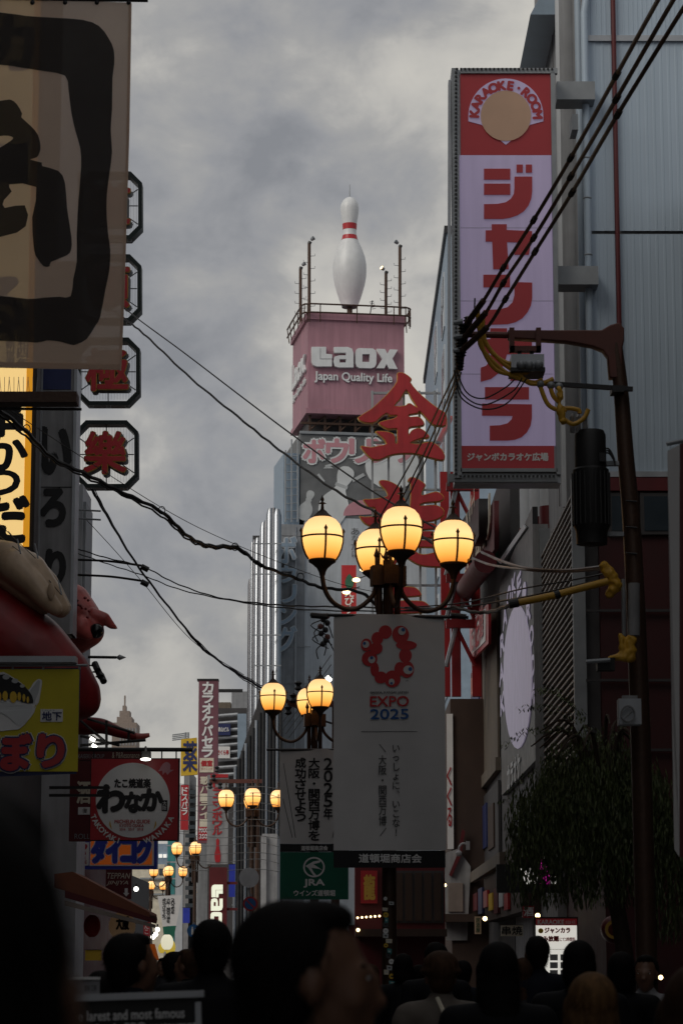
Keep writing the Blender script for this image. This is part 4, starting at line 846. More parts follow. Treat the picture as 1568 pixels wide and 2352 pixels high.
# octagon signs
fo5 = FY(50)
OCT = [(181, 395, '道'), (179, 585, '頓'), (176, 776, '極'), (172, 966, '樂')]
OL = ['topmost octagonal neon frame sign behind the hanging cloth', 'second octagonal frame sign from the top, half behind the cloth', 'third octagonal frame sign with a red character below the cloth edge', 'lowest octagonal frame sign with a full red character against the sky']
for i, (u0, v0, ch) in enumerate(OCT):
    oc = T('octagon_sign', OL[i], 'sign', P(u0 + 73, v0 + 155, 50), 'octagonal character signs in a column')
    def octo(m): a, b, c, d, q = u0 + m, v0 + m, u0 + 146 - m, v0 + 155 - m, 26 - m * .5; return [(a + q, b), (c - q, b), (c, b + q), (c, d - q), (c - q, d), (a + q, d), (a, d - q), (a, b + q)]
    shape(fo5, [octo(0), octo(9)], 'frame', M['green_frame'], oc, -.3, .34)
    mb = MB()
    for k in range(36): mb.tube([P(u0 + 11 + k * 3.5, v0 + 14, 50.12), P(u0 + 11 + k * 3.5, v0 + 142, 50.12)], .0035, 4)
    tag(mb.build('wire_mesh', M['grey_steel'], oc), kind='stuff')
    for l in (((10, 40), (60, 75)), ((136, 40), (86, 75)), ((10, 78), (136, 78)), ((10, 120), (60, 85)), ((136, 120), (86, 85)), ((73, 10), (73, 145))): MB().tube([P(u0 + l[0][0], v0 + l[0][1], 50.18), P(u0 + l[1][0], v0 + l[1][1], 50.18)], .012, 5).build('stay', M['grey_steel'], oc)
    bx = (u0 + 24, v0 + 28, u0 + 118, v0 + 122)
    txt(fo5, ch, tuple(x + 3 for x in bx), M['grey_steel'], oc, name='back_plate', n=-.1, bold=.05)
    txt(fo5, ch, bx, M['gold'], oc, name='neon_edge', n=.02, bold=.04, thick=.05); txt(fo5, ch, bx, M['sign_red'], oc, name='character', n=.085, bold=.022)
    for k in (30, 70, 112): MB().tube([P(u0 + k, v0 + 155, 49.9), P(u0 + k, v0 + 161, 49.9), P(u0 + k + 9, v0 + 161, 49.9), P(u0 + k + 9, v0 + 155, 49.9)], .006, 4).build('hook', M['grey_steel'], oc)
MB_ = T('sign_mast', 'slim dark mast carrying the column of octagonal signs', 'mast', P(172, 1120, 50.2))
MB().tube([P(184, 395, 50.3), P(176, 1130, 50.3)], .04, 8).build('pole', M['dark_metal'], MB_)

# giant sushi: hand and tuna
def blob(chain, mb, D):
    for (u0, v0, r0, d0), (u1, v1, r1, d1) in zip(chain, chain[1:]):
        for k in range(9):
            t_ = k / 8; mb.ball(P(u0 + (u1 - u0) * t_, v0 + (v1 - v0) * t_, D + d0 + (d1 - d0) * t_), (r0 + (r1 - r0) * t_) * S(D), 14, 10)
    return mb
hd = T('giant_sushi_model', 'giant model hand laying dark red tuna sushi on the left shopfront', 'sculpture', P(80, 1640, 38))
mb = MB()
blob([(-60, 1262, 34, .2), (20, 1282, 40, .1), (70, 1310, 40, 0), (112, 1358, 30, -.02), (140, 1398, 22, -.02)], mb, 38)
blob([(30, 1300, 40, -.1), (75, 1340, 30, -.22), (105, 1375, 24, -.25), (128, 1398, 17, -.22)], mb, 38)
blob([(-60, 1280, 45, .1), (0, 1300, 42, .1), (40, 1335, 35, .05), (75, 1370, 26, .05), (100, 1395, 18, .08)], mb, 38)
blob([(70, 1290, 24, .2), (115, 1335, 20, .25), (150, 1395, 15, .25)], mb, 38)
hnd = mb.remesh('hand', M['model_skin'], .022, hd, 3)
MB().ball(P(118, 1358, 37.6), (.06, .02, .13)).build('nail', M['model_skin'], hnd, True)
mb = MB(); blob([(-120, 1400, 100, .3), (-20, 1445, 105, .3), (60, 1505, 105, .3), (130, 1560, 84, .3), (178, 1595, 56, .3), (192, 1610, 42, .3)], mb, 38); blob([(-100, 1560, 90, .4), (60, 1590, 80, .4), (170, 1615, 45, .4)], mb, 38)
mb.remesh('tuna_slice', M['tuna'], .04, hd, 6)
for (u, v) in ((48, 1268), (88, 1278), (142, 1362)): MB().tube([P(u, v - 22, 37.7) + Vector((-.05, 0, .05)), P(u, v + 4, 37.6)], .012, 5).build('eye_bolt', M['grey_steel'], hd)
for l in (((-10, 1195), (82, 1282)), ((-10, 1225), (48, 1268)), ((20, 1220), (140, 1365))): MB().tube([P(l[0][0], l[0][1], 38.6), P(l[1][0], l[1][1], 37.6)], .006, 4).build('guy_wire', M['cable'], hd)
# octopus head
op = T('octopus_model', 'pink red model octopus head with a big black eye behind the grey sign', 'sculpture', P(200, 1500, 44))
mb = MB(); blob([(165, 1385, 46, .2), (190, 1420, 44, .1), (205, 1450, 36, 0), (178, 1470, 34, .2)], mb, 44); blob([(215, 1412, 16, -.1), (240, 1420, 14, -.1), (256, 1436, 9, -.05), (268, 1443, 3.5, 0)], mb, 44); blob([(185, 1440, 26, -.25), (204, 1458, 12, -.3)], mb, 44)
mb.remesh('head', M['octopus'], .022, op, 3)
MB().ball(P(222, 1449, 43.72), 17.5 * S(44)).build('eye', M['eye_black'], op, True)
mb = MB()
for k in range(14): mb.ball(P(170 + random.random() * 40, 1370 + random.random() * 55, 43.68 + random.random() * .06), .025, 8, 6)
mb.build('warts', M['tuna'], op)
tn = T('tentacle_model', 'long red model tentacle with a pale tip sticking out over the street', 'sculpture', P(260, 1690, 46))
tp = spline([P(120, 1640, 46.4), P(185, 1665, 46.2), P(235, 1668, 46), P(275, 1682, 45.9), P(315, 1692, 45.8), P(344, 1688, 45.8)], 8)
nT = len(tp); MB().tube(tp, [(30 - 26 * (i / (nT - 1)) ** .8) * S(46) for i in range(nT)], 14).build('arm', M['tuna'], tn, True)
MB().tube(tp[-9:], [(30.4 - 26 * (i / (nT - 1)) ** .8) * S(46) for i in range(nT - 9, nT)], 14).build('pale_tip', M['octopus'], tn, True)
# spear flag pole, yellow banner and beam
sp2 = T('spear_rod', 'thin dark rod with a spear point over the yellow banner', 'rod', P(240, 1510, 30))
MB().tube([P(203, 1509, 30), P(268, 1510, 30)], .017, 6).build('rod', M['dark_metal'], sp2); MB().tube([P(268, 1510, 30), P(275, 1510, 30), P(290, 1510, 30)], [.01, .035, .002], 8).build('spear_point', M['grey_steel'], sp2)
bm_ = T('banner_beam', 'brushed metal beam and rod that carries the yellow banner', 'beam', P(90, 1525, 24))
MB().box(P(-160, 1, 24).x, P(204, 1, 24).x, 23.92, 24.1, P(90, 1523, 24).z, P(90, 1509, 24).z).build('beam', M['steel'], bm_); MB().tube([P(-160, 1530, 24), P(202, 1528, 24)], .012, 6).build('rod', M['grey_steel'], bm_)
fyb = FY(24, lambda a, b: .003 * sin(a * 6 + b * 2))
yb = T('yellow_banner', 'yellow cloth banner with a cartoon fish and fat red hiragana', 'banner', P(60, 1785, 24))
ly = [(-170, 1536), (186, 1533), (182, 1650), (176, 1777), (-170, 1790)]
shape(fyb, [ly], 'border', M['navy'], yb, -.012, .002)
n_ = 12; a0y, b0y, a1y, b1y = fyb.rect(-170, 1537, 182, 1774)
cloth(fyb, -170, 1537, 181, 1772, 'yellow_cloth', M['yellow_cloth'], yb, .004)
yz = Z(0, 1492.8, .2563)
shape(fyb, [yz([(-400, 230), (0, 205), (40, 200), (110, 240), (200, 300), (260, 360), (300, 300), (345, 262), (375, 270), (380, 300), (365, 400), (350, 470), (310, 520), (330, 480), (310, 560), (250, 640), (190, 700), (90, 720), (-400, 720)])], 'fish_outline', M['white'], yb, .012, .002, 2)
shape(fyb, [yz([(-400, 260), (0, 225), (60, 225), (140, 270), (230, 330), (290, 410), (300, 480), (200, 470), (100, 440), (-400, 460)])], 'fish_back', M['ink'], yb, .016, .002, 2)
shape(fyb, [yz([(-400, 480), (0, 470), (120, 480), (220, 500), (295, 500), (280, 580), (190, 680), (120, 640), (0, 560), (-400, 600)])], 'fish_belly', M['print_grey'], yb, .015, .002, 2)
shape(fyb, [yz([(275, 365), (345, 272), (366, 280), (350, 380), (310, 480), (295, 420)])], 'fish_fin', M['print_mid'], yb, .018, .002)
for x, y, rx, ry in ((0, 420, 18, 40), (52, 415, 24, 45), (125, 425, 32, 52), (178, 420, 16, 40), (220, 432, 13, 36), (255, 448, 11, 30)): shape(fyb, [yz(ell(x, y, rx, ry, 14))], 'scale_print', M['yellow_sign'], yb, .02, .002)
for x, y, r in ((60, 245, 32), (140, 280, 30), (205, 325, 22)): shape(fyb, [yz(ell(x, y, r, r * .7, 14))], 'scale_print', M['print_mid'], yb, .02, .002)
MB().pbox(fyb, 94, 1629, 145, 1658, .006, .012).build('label_patch', M['white'], yb); txt(fyb, '地下', (98, 1635, 142, 1655), M['navy'], yb, n=.016, bold=.03)
txt(fyb, 'ゲームセンターの', (97, 1630, 126, 1634), M['grey_ink'], yb, n=.016)
for ch, bx in (('ぼ', (-20, 1690, 70, 1768)), ('り', (90, 1690, 146, 1760))):
    txt(fyb, ch, bx, M['white'], yb, n=.014, bold=.135); txt(fyb, ch, bx, M['navy'], yb, n=.022, bold=.11); txt(fyb, ch, bx, M['red'], yb, n=.03, bold=.06)
for u in (30, 100, 183): MB().tube([P(u, 1528, 24), P(u, 1538, 24)], .012, 6).build('banner_ring', M['grey_steel'], yb)
for i, (x, v) in enumerate(((218, 1530), (225, 1545), (232, 1556))):
    cl = T('clamp_spot', ('upper', 'middle', 'lower')[i] + ' black spotlight clamped beside the red model above the street', 'lamp', P(x, v, 37), 'black spotlights beside the red model')
    MB().tube([P(x - 12, v - 2, 37), P(x + 2, v, 37)], .012, 5).build('arm', M['dark_metal'], cl); MB().tube([P(x, v - 6, 37), P(x + 7, v + 10, 36.9)], .05, 8).build('head', M['black'], cl)

# Wanaka sign and neighbours
f40 = FY(43)
wk = T('takoyaki_sign', 'square red sign with a white disc and black brush kana for takoyaki', 'sign', P(310, 1930, 43))
MB().pbox(f40, 207, 1741, 412, 1931, -.14, -.03).build('case', M['black'], wk); MB().pbox(f40, 209, 1743, 409, 1929, -.04, 0).build('red_panel', M['red'], wk)
shape(f40, [ell(305.5, 1838, 85, 86, 48)], 'white_disc', M['white'], wk, 0, .008)
wt_ = lambda s_, x0, y0, x1, y1, m_, **k: txt(f40, s_, (x0 * .2563, 1492.8 + y0 * .2563, x1 * .2563, 1492.8 + y1 * .2563), M[m_], wk, n=.014, **k)
wt_('たこ焼道楽', 1030, 1155, 1350, 1235, 'ink', bold=.05); wt_('わ', 880, 1220, 1110, 1450, 'ink', bold=.075); wt_('な', 1125, 1280, 1270, 1450, 'ink', bold=.075); wt_('か', 1275, 1250, 1455, 1435, 'ink', bold=.075)
wt_('MICHELIN GUIDE', 1030, 1522, 1345, 1555, 'red', bold=.03); wt_('KYOTO OSAKA', 1075, 1562, 1290, 1588, 'red', bold=.03); wt_('2016   2017   2018', 1073, 1598, 1285, 1618, 'red', bold=.03)
MB().pbox(f40, 372, 1838, 385, 1863, .008, .014).build('black_label', M['ink'], wk); txt(f40, '大阪', (374, 1840, 383, 1861), M['white'], wk, n=.017, vert=True)
arc_text(f40, 'TAKOYAKI', (305.5, 1838), 97, 203, 251, 12, M['white'], wk, .05, .01); arc_text(f40, 'WANAKA', (305.5, 1838), 97, 291, 334, 12, M['white'], wk, .05, .01)
for ex in (-1, 1): shape(f40, [[(305.5 + ex * 48, 1905), (305.5 + ex * 54, 1895), (305.5 + ex * 52, 1885), (305.5 + ex * 50, 1895)]], 'laurel', M['gold'], wk, .008, .002, 2)
shape(f40, [[(368, 1765), (374, 1755), (384, 1750), (392, 1757), (391, 1768), (400, 1768), (390, 1774), (385, 1780), (380, 1773), (374, 1780), (373, 1770), (364, 1772)]], 'octopus_mark', M['print_pink'], wk, .006, .002, 2)
MB().tube([P(150, 1721, 43.1), P(442, 1722, 43.1)], .035, 8).build('hanging_bar', M['dark_metal'], wk)
for u in (216, 325, 372, 405): MB().tube([P(u, 1724, 43.1), P(u, 1743, 43.1)], .012, 6).build('chain', M['dark_metal'], wk)
wl_ = T('sign_lamp', 'small lit downlight over the white disc of the takoyaki sign', 'lamp', P(335, 1740, 42.6))
MB().pbox(FY(42.6), 326, 1725, 345, 1742, -.25, 0).build('housing', M['black'], wl_); q = P(335, 1744, 42.5); MB().ball(q, (.09, .09, .025)).build('bulb', M['bulb_cool'], wl_, True)
MB().tube([P(335, 1726, 42.6), P(335, 1716, 43)], .02, 6).build('arm', M['black'], wl_)
rt2 = T('dark_red_shop_sign', 'long dark red shop sign partly hidden behind the takoyaki sign', 'sign', P(200, 1930, 46))
f46 = FY(46)
MB().pbox(f46, 160, 1722, 328, 1746, -.2, 0).build('top_board', M['dark_red'], rt2); txt(f46, '& P&Resonance', (258, 1728, 321, 1741), M['cream'], rt2, n=.01); txt(f46, 'KAISEKI GROUP', (180, 1732, 240, 1742), M['grey_steel'], rt2, n=.01)
MB().pbox(f46, 160, 1748, 209, 1932, -.2, 0).build('side_board', M['dark_red'], rt2)
txt(f46, '酒', (178, 1795, 208, 1845), M['cream'], rt2, n=.01, bold=.03); MB().pbox(f46, 180, 1854, 207, 1871, 0, .01).build('label', M['white'], rt2); txt(f46, '復', (190, 1857, 201, 1868), M['ink'], rt2, n=.014); txt(f46, 'ROLL', (172, 1915, 207, 1927), M['grey_steel'], rt2, n=.01)
for v in (1812, 1830):
    MB().box(P(150, 1, 41).x, P(281, 1, 41).x, 40.95, 41.05, P(200, v, 41).z, P(200, v - 6, 41).z).build('support_bar', M['black'], rt2)
for k, (u0, v0, u1, v1) in enumerate(((185, 1655, 250, 1710), (200, 1650, 310, 1684), (185, 1712, 335, 1700), (245, 1655, 245, 1720), (296, 1678, 296, 1700), (185, 1690, 275, 1712))): MB().tube([P(u0, v0, 44), P(u1, v1, 44)], .025, 6).build('scaffold_tube', M['black'], rt2)
for i, (u, v) in enumerate(((213, 1698), (217, 1714))):
    tl = T('strip_light', ('upper', 'lower')[i] + ' short lit strip light under the red tentacle', 'lamp', P(u, v, 44), 'strip lights under the red tentacle'); MB().tube([P(u - 5, v - 3, 43.8), P(u + 5, v + 3, 43.8)], .03, 8).build('tube', M['bulb_cool'], tl); MB().tube([P(u - 5, v - 6, 43.9), P(u + 5, v, 43.9)], .04, 6).build('housing', M['black'], tl)
dz = T('drugstore_sign', 'blue framed orange shop sign with blue katakana under the takoyaki sign', 'sign', P(265, 1993, 50))
f50 = FY(50)
MB().pbox(f50, 168, 1915, 361, 1996, -.3, 0).build('case', M['sign_blue'], dz); MB().pbox(f50, 207, 1918, 354, 1989, 0, .012).build('white_border', M['lit_white'] if False else M['white'], dz)
MB().pbox(f50, 209, 1920, 350, 1986, .012, .02).build('orange_panel', M['sign_orange'], dz); MB().pbox(f50, 172, 1935, 205, 1988, .0, .018).build('white_panel', M['white'], dz)
for i, ch in enumerate('ダイコク'):
    bx = (213 + i * 34, 1928, 243 + i * 34, 1980); txt(f50, ch, bx, M['white'], dz, n=.024, bold=.13); txt(f50, ch, bx, M['sign_blue'], dz, n=.034, bold=.085)
txt(f50, 'TAX', (182, 1968, 198, 1974), M['red'], dz, n=.022, bold=.03); txt(f50, 'FREE', (178, 1977, 200, 1984), M['red'], dz, n=.022, bold=.03); txt(f50, 'R', (178, 1940, 200, 1962), M['red'], dz, n=.022, bold=.08, shear=.4)
tj = T('teppan_sign', 'dark red sign reading TEPPAN JINJYA with a white arrow', 'sign', P(270, 2060, 54))
f54 = FY(54); MB().pbox(f54, 243, 1997, 302, 2065, -.2, 0).build('panel', M['dark_red'], tj); txt(f54, 'TEPPAN', (247, 2005, 300, 2018), M['cream'], tj, n=.01, shear=.25); txt(f54, 'JINJYA', (245, 2023, 295, 2034), M['cream'], tj, n=.01, shear=.25)
shape(f54, [[(287, 2040), (294, 2040), (294, 2051), (298, 2051), (290.5, 2059), (283, 2051), (287, 2051)]], 'arrow', M['white'], tj, .01, .004)
aw = T('red_awning', 'dark red sloping shop awning below the teppan sign', 'awning', P(270, 2110, 40))
shape(FY(40), [[(150, 2015), (190, 2010), (360, 2100), (362, 2112), (150, 2045)]], 'roof_cloth', M['awning'], aw, -.0, 1.5); shape(FY(38.45), [[(150, 2045), (362, 2112), (360, 2122), (150, 2062)]], 'valance', M['dark_red'], aw, 0, .03); shape(FY(38.4), [[(150, 2068), (358, 2124), (358, 2132), (150, 2080)]], 'gutter', M['louvre'], aw, 0, .06)
for i, (u, v, ru, rv, D, m_, lb_) in enumerate(((212, 2127, 19, 24, 39.5, 'lantern_red', 'red paper lantern under the dark red awning'), (281, 2127, 30, 30, 39.7, 'lantern_white', 'large pale paper lantern with black characters under the awning'), (384, 2164, 14, 17, 60, 'lantern_glow', 'glowing white round lantern beside the yellow one'), (391, 2176, 12, 17, 61, 'lantern_yellow', 'yellow ribbed lantern behind the glowing white one'), (372, 2178, 8, 11, 60.5, 'lantern_yellow', 'small yellow lantern left of the glowing white one'))):
    ln = T('paper_lantern', lb_, 'lantern', P(u, v + rv, D)); c = P(u, v, D); s_ = S(D)
    MB().lathe([(ru * s_ * sqrt(max(0, 1 - (t_ / 9 * .93) ** 2)) * (1 + .03 * (t_ % 2)), t_ / 9 * rv * s_) for t_ in range(-9, 10)], c, 20).build('shade', M[m_], ln, True)
    MB().lathe([(ru * s_ * .4, -rv * s_ * 1.02), (ru * s_ * .4, -rv * s_ * .9)], c, 14).lathe([(ru * s_ * .4, rv * s_ * .9), (ru * s_ * .4, rv * s_ * 1.02)], c, 14).build('rim', M['black'], ln)
    if i == 1: txt(FY(D - ru * s_ - .01), '大阪', (268, 2105, 296, 2135), M['ink'], ln, n=0, bold=.05)
oc_ = T('orange_flag', 'small orange pennant below the far banner', 'flag', P(350, 2205, 60)); shape(FY(60), [[(345, 2168), (356, 2168), (366, 2205), (338, 2208)]], 'cloth', M['sign_orange'], oc_, 0, .02); MB().tube([P(349, 2130, 60.02), P(349, 2215, 60.02)], .015, 5).build('pole', M['grey_steel'], oc_)
# mid distance vertical signs
pa = T('purple_karaoke_sign', 'tall purple brown vertical sign with white katakana left of centre', 'sign', P(475, 1930, 100))
f100 = FY(100)
MB().pbox(f100, 455, 1561, 500, 1936, -.5, 0).build('panel', M['sign_purple'], pa); MB().pbox(f100, 453, 1559, 502, 1563, -.5, .03).build('trim', M['dark_metal'], pa)
txt(f100, 'カラオケパセラ', (465, 1566, 489, 1740), M['white'], pa, n=.02, vert=True, bold=.05)
MB().pbox(f100, 459, 1741, 491, 1774, 0, .02).build('label', M['cream'], pa); txt(f100, '個室', (462, 1747, 488, 1760), M['red'], pa, n=.03, bold=.05); txt(f100, 'ダイニング', (462, 1763, 488, 1769), M['red'], pa, n=.03)
txt(f100, '歌パーティー', (460, 1783, 482, 1900), M['cream'], pa, n=.02, vert=True, bold=.04); MB().pbox(f100, 456, 1897, 478, 1930, 0, .02).build('badge', M['red'], pa); txt(f100, 'MAX', (458, 1902, 476, 1912), M['white'], pa, n=.03, bold=.03); txt(f100, '350', (458, 1916, 476, 1926), M['white'], pa, n=.03, bold=.03)
ky = T('yellow_drugstore_sign', 'yellow square sign with one dark kanji behind the takoyaki sign', 'sign', P(434, 1780, 108))
f108 = FY(108); shape(f108, [[(416, 1698), (452, 1694), (454, 1779), (415, 1782)]], 'panel', M['yellow_sign'], ky, -.2, .2); txt(f108, '薬', (421, 1703, 452, 1772), M['navy'], ky, n=.02, bold=.014)
aa_ = T('roof_rack', 'thin steel aerial rack on the roof above the yellow kanji sign', 'antenna', P(420, 1695, 118))
for k in range(4): MB().tube([P(396, 1688 + k * 4, 118), P(434, 1683 + k * 4, 118)], .03, 5).build('rod', M['grey_steel'], aa_)
for u in (426, 433): MB().tube([P(u, 1682, 118), P(u, 1712, 118)], .04, 5).build('post', M['grey_steel'], aa_)
rk = T('red_kana_sign', 'small red vertical sign with white kana below the yellow kanji sign', 'sign', P(424, 1905, 112))
f112 = FY(112); MB().pbox(f112, 415, 1803, 433, 1906, -.2, 0).build('panel', M['red'], rk); txt(f112, 'ドスパラ', (418, 1808, 431, 1872), M['white'], rk, n=.02, vert=True, bold=.04)
bw = T('bowl_sign', 'tall pale sign with red katakana and a red bowling pin picture', 'sign', P(500, 1985, 92))
f92 = FY(92); MB().pbox(f92, 476, 1780, 524, 1985, -.3, 0).build('panel', M['concrete'], bw); MB().pbox(f92, 484, 1778, 524, 1786, 0, .03).build('red_trim', M['red'], bw)
txt(f92, 'トラゴンボウル', (489, 1790, 510, 1918), M['red'], bw, n=.02, vert=True, bold=.05)
pr_ = [(0, 1925), (3.5, 1929), (3, 1940), (4, 1950), (7, 1962), (6.5, 1975), (4, 1982)]
shape(f92, [[(500 - x, y) for x, y in pr_] + [(500 + x, y) for x, y in pr_[::-1]]], 'pin_picture', M['red'], bw, .01, .01)
lx = T('lit_vertical_sign', 'dark red vertical sign with lit cream turned letters above the crowd', 'sign', P(500, 2165, 80))
f80 = FY(80); MB().pbox(f80, 480, 1992, 521, 2165, -.35, 0).build('case', M['dark_red'], lx)
lzz = Z(447.9, 2009.4, .2929 * .5)
def rot_logo(l): return [(512 - (y - 1357) * .17, 2032 + (x - 478) * .184) for x, y in l]
for lp in ([lao[0]], [[(547, 1357), (590, 1357), (590, 1412), (637, 1416), (637, 1450), (547, 1450)]], [[(652, 1358), (760, 1358), (793, 1372), (804, 1405), (804, 1518), (690, 1518), (657, 1508), (647, 1470), (655, 1435), (690, 1424), (745, 1424), (745, 1402), (652, 1402)], [(695, 1452), (745, 1452), (745, 1480), (695, 1480)]],
           [[(845, 1367), (955, 1370), (978, 1385), (984, 1410), (982, 1490), (970, 1515), (945, 1524), (850, 1522), (828, 1510), (820, 1480), (820, 1400), (828, 1375)], [(873, 1413), (930, 1413), (930, 1475), (873, 1475)]], [[(985, 1372), (1050, 1374), (1069, 1412), (1088, 1376), (1150, 1380), (1108, 1450), (1148, 1530), (1080, 1527), (1062, 1490), (1045, 1525), (983, 1523), (1030, 1448)]]):
    shape(f80, [rot_logo(l) for l in lp], 'lit_letter', M['lit_cream'], lx, .01, .03)
for v in (2025, 2085): MB().pbox(f80, 520, v, 545, v + 6, -.2, -.1).build('bracket', M['dark_red'], lx)
# traffic signs
def round_sign(u, v, r, D, lab, kind):
    t_ = T('traffic_sign', lab, 'sign', P(u, H0 + 1.65 / S(D) - 2, D)); f_ = FY(D)
    q = P(u, v, D); MB().tube([(q.x, D + .05, 0), (q.x, D + .05, q.z + .2)], .03, 8).build('post', M['grey_steel'], t_)
    shape(f_, [ell(u, v, r, r, 28)], 'disc', M['red' if kind == 'p' else ('steel' if kind == 'm' else 'road_blue')], t_, 0, .03)
    if kind == 'p':
        shape(f_, [ell(u, v, r * .76, r * .76, 24)], 'blue_centre', M['road_blue'], t_, .032, .004); c = r * .62; shape(f_, [[(u - c, v - c * .8), (u - c * .8, v - c), (u + c, v + c * .8), (u + c * .8, v + c)]], 'bar', M['red'], t_, .037, .003)
    if kind == 'w':
        for x, h in ((-.18, .62), (.32, .4)):
            shape(f_, [ell(u + x * r, v - h * r + .1 * r, r * .1, r * .11, 10)], 'figure_head', M['white'], t_, .034, .003); shape(f_, [[(u + (x - .14) * r, v + (.25 - h) * r), (u + (x + .14) * r, v + (.25 - h) * r), (u + (x + .2) * r, v + .4 * r), (u + (x + .08) * r, v + .62 * r), (u + (x - .12) * r, v + .62 * r), (u + (x - .18) * r, v + .4 * r)]], 'figure_body', M['white'], t_, .034, .003)
round_sign(445, 2138, 15, 62, 'round blue pedestrian sign with white figures above the crowd', 'w'); round_sign(575, 2076, 17, 52, 'round blue and red no parking sign left of the man in front', 'p'); round_sign(572, 2016, 23, 58, 'pale round disc sign seen from behind near the third lamp', 'm')

# ================================================================== UTILITY POLES
up = T('utility_pole', 'rusty red utility pole with side arm, transformer and yellow wrapped cables on the right', 'utility pole', (P(1450, 1, 24).x, 24, 0))
def ptube(pts, D, r, nm, m_, n=8, par=up, k=5, sm=True): return MB().tube(spline([P(*q, D) if len(q) == 2 else P(*q) for q in pts], k), r, n).build(nm, M[m_], par, sm)
ptube([(1490, 2352 + 120), (1470, 1700), (1452, 1250), (1436, 1050), (1425, 900), (1412, 790)], 24, [.1] * 1 + [.1 - .0015 * k for k in range(25)], 'pole', 'brown_metal', 14)
shape(FY(24), [[(1168, 764), (1380, 764), (1400, 752), (1418, 747), (1428, 758), (1428, 785), (1424, 800), (1424, 868), (1400, 868), (1396, 822), (1384, 806), (1360, 796), (1300, 785), (1168, 777)]], 'side_arm', M['pole_red'], up, -.05, .1, 0, 0, .012)
MB().pbox(FY(23.9), 1402, 890, 1430, 905, -.1, .1).build('pole_band', M['dark_metal'], up)
MB().tube([P(1240, 880, 23.85), P(1452, 894, 23.85)], .03, 4).build('cross_arm', M['dark_metal'], up)
for r in ((1169, 755, 1180, 808), (1230, 755, 1241, 808), (1169, 797, 1241, 808)): MB().pbox(FY(23.85), *r, -.05, .05).build('hanger', M['pole_red'], up)
sbx = MB().pbox(FY(23.85), 1171, 822, 1246, 855, -.16, .16).build('switch_box', M['steel'], up); MB().pbox(FY(23.85), 1169, 853, 1248, 862, -.17, .17).build('box_lid', M['dark_metal'], sbx)
for u in (1192, 1220): MB().tube([P(u, 796, 23.85), P(u, 824, 23.85)], .02, 6).build('suspension', M['dark_metal'], sbx)
for u in (1196, 1214, 1236): MB().ball(P(u, 838, 23.68), .045, 10, 8).build('bushing', M['grey_steel'], sbx, True)
tr = MB().lathe([(.0, P(1, 1256, 24).z), (.145, P(1, 1254, 24).z), (.15, P(1, 1225, 24).z), (.17, P(1, 1215, 24).z), (.172, P(1, 1085, 24).z), (.15, P(1, 1080, 24).z), (.148, P(1, 1005, 24).z), (.13, P(1, 995, 24).z), (0.01, P(1, 992, 24).z)], (P(1337, 1, 23.9).x, 23.9, 0), 24).build('transformer', M['black'], up, True)
mb = MB()
for k in range(22):
    a = 2 * pi * k / 22; x, y = P(1337, 1, 23.9).x + .178 * cos(a), 23.9 + .178 * sin(a); mb.box(x - .006, x + .006, y - .006, y + .006, P(1, 1212, 24).z, P(1, 1092, 24).z)
mb.build('cooling_fins', M['black'], tr)
for u in (1314, 1327, 1343): MB().lathe([(.022, 0), (.026, .05), (.02, .1), (.024, .15), (.012, .19)], P(u, 994, 23.85), 8).build('bushing', M['steel'], tr)
for v in (1060, 1222): MB().pbox(FY(24), 1365, v, 1440, v + 10, -.03, .03).build('bracket', M['grey_steel'], up)
for k in range(3): ptube([(1376, 1040 + k * 4), (1395, 1030 + k * 5), (1408, 1050 + k * 3), (1412, 1070)], 23.9, .008, 'lead', 'cable', 6)
MB().pbox(FY(23.8), 1374, 1042, 1388, 1062, -.05, .05).build('terminal', M['black'], up)
# yellow insulated leads
for pts in (((1108, 728), (1112, 780), (1140, 820), (1180, 838), (1200, 828)), ((1096, 705), (1104, 770), (1150, 830), (1200, 858), (1232, 830)), ((1100, 740), (1108, 800), (1140, 850), (1190, 858), (1214, 832)), ((1102, 760), (1106, 800), (1160, 855), (1220, 878), (1245, 872)), ((1190, 860), (1215, 880), (1245, 880), (1270, 870)), ((1240, 888), (1255, 925), (1275, 940), (1300, 942)), ((1262, 885), (1270, 910), (1285, 925)), ((1290, 938), (1310, 938), (1328, 942), (1330, 950)), ((1290, 960), (1315, 974), (1340, 960), (1350, 940))):
    ptube(pts, 23.75, .022, 'yellow_lead', 'yellow_tube', 8)
for u, v in ((1240, 882), (1264, 885), (1283, 888)): MB().ball(P(u, v, 23.75), .04, 10, 8).build('insulator', M['grey_steel'], up, True)
mb = MB(); blob([(1284, 892, 6, 0), (1285, 910, 8, 0), (1284, 922, 4, 0), (1286, 945, 10, 0), (1292, 968, 7, 0)], mb, 23.7); mb.remesh('yellow_wrap', M['yellow_tube'], .012, up, 1)
# insulator cluster on the arm end
MB().tube([P(1078, 730, 23.9), P(1060, 800, 23.9), P(1054, 850, 23.9)], .035, 8).build('insulator_arm', M['pole_red'], up)
MB().tube([P(1070, 768, 23.9), P(1170, 770, 24)], .032, 8).build('arm_extension', M['pole_red'], up)
for u, v in ((1072, 740), (1060, 758), (1066, 772), (1055, 792), (1062, 806), (1052, 822), (1056, 838)):
    c = P(u, v, 23.85); MB().lathe([(.012, -.06), (.035, -.045), (.02, -.03), (.04, -.015), (.02, 0), (.042, .015), (.02, .03), (.035, .045), (.01, .06)], c, 10).build('insulator', M['dark_metal'], up, True)
for v in (739, 772, 803): MB().tube([P(1040, v + 3, 23.85), P(1062, v, 23.85)], [.02, .035], 8).build('insulator', M['grey_steel'], up)
MB().tube([P(1088, 732, 23.9), P(1090, 685, 23.9)], .008, 5).build('spike', M['dark_metal'], up)
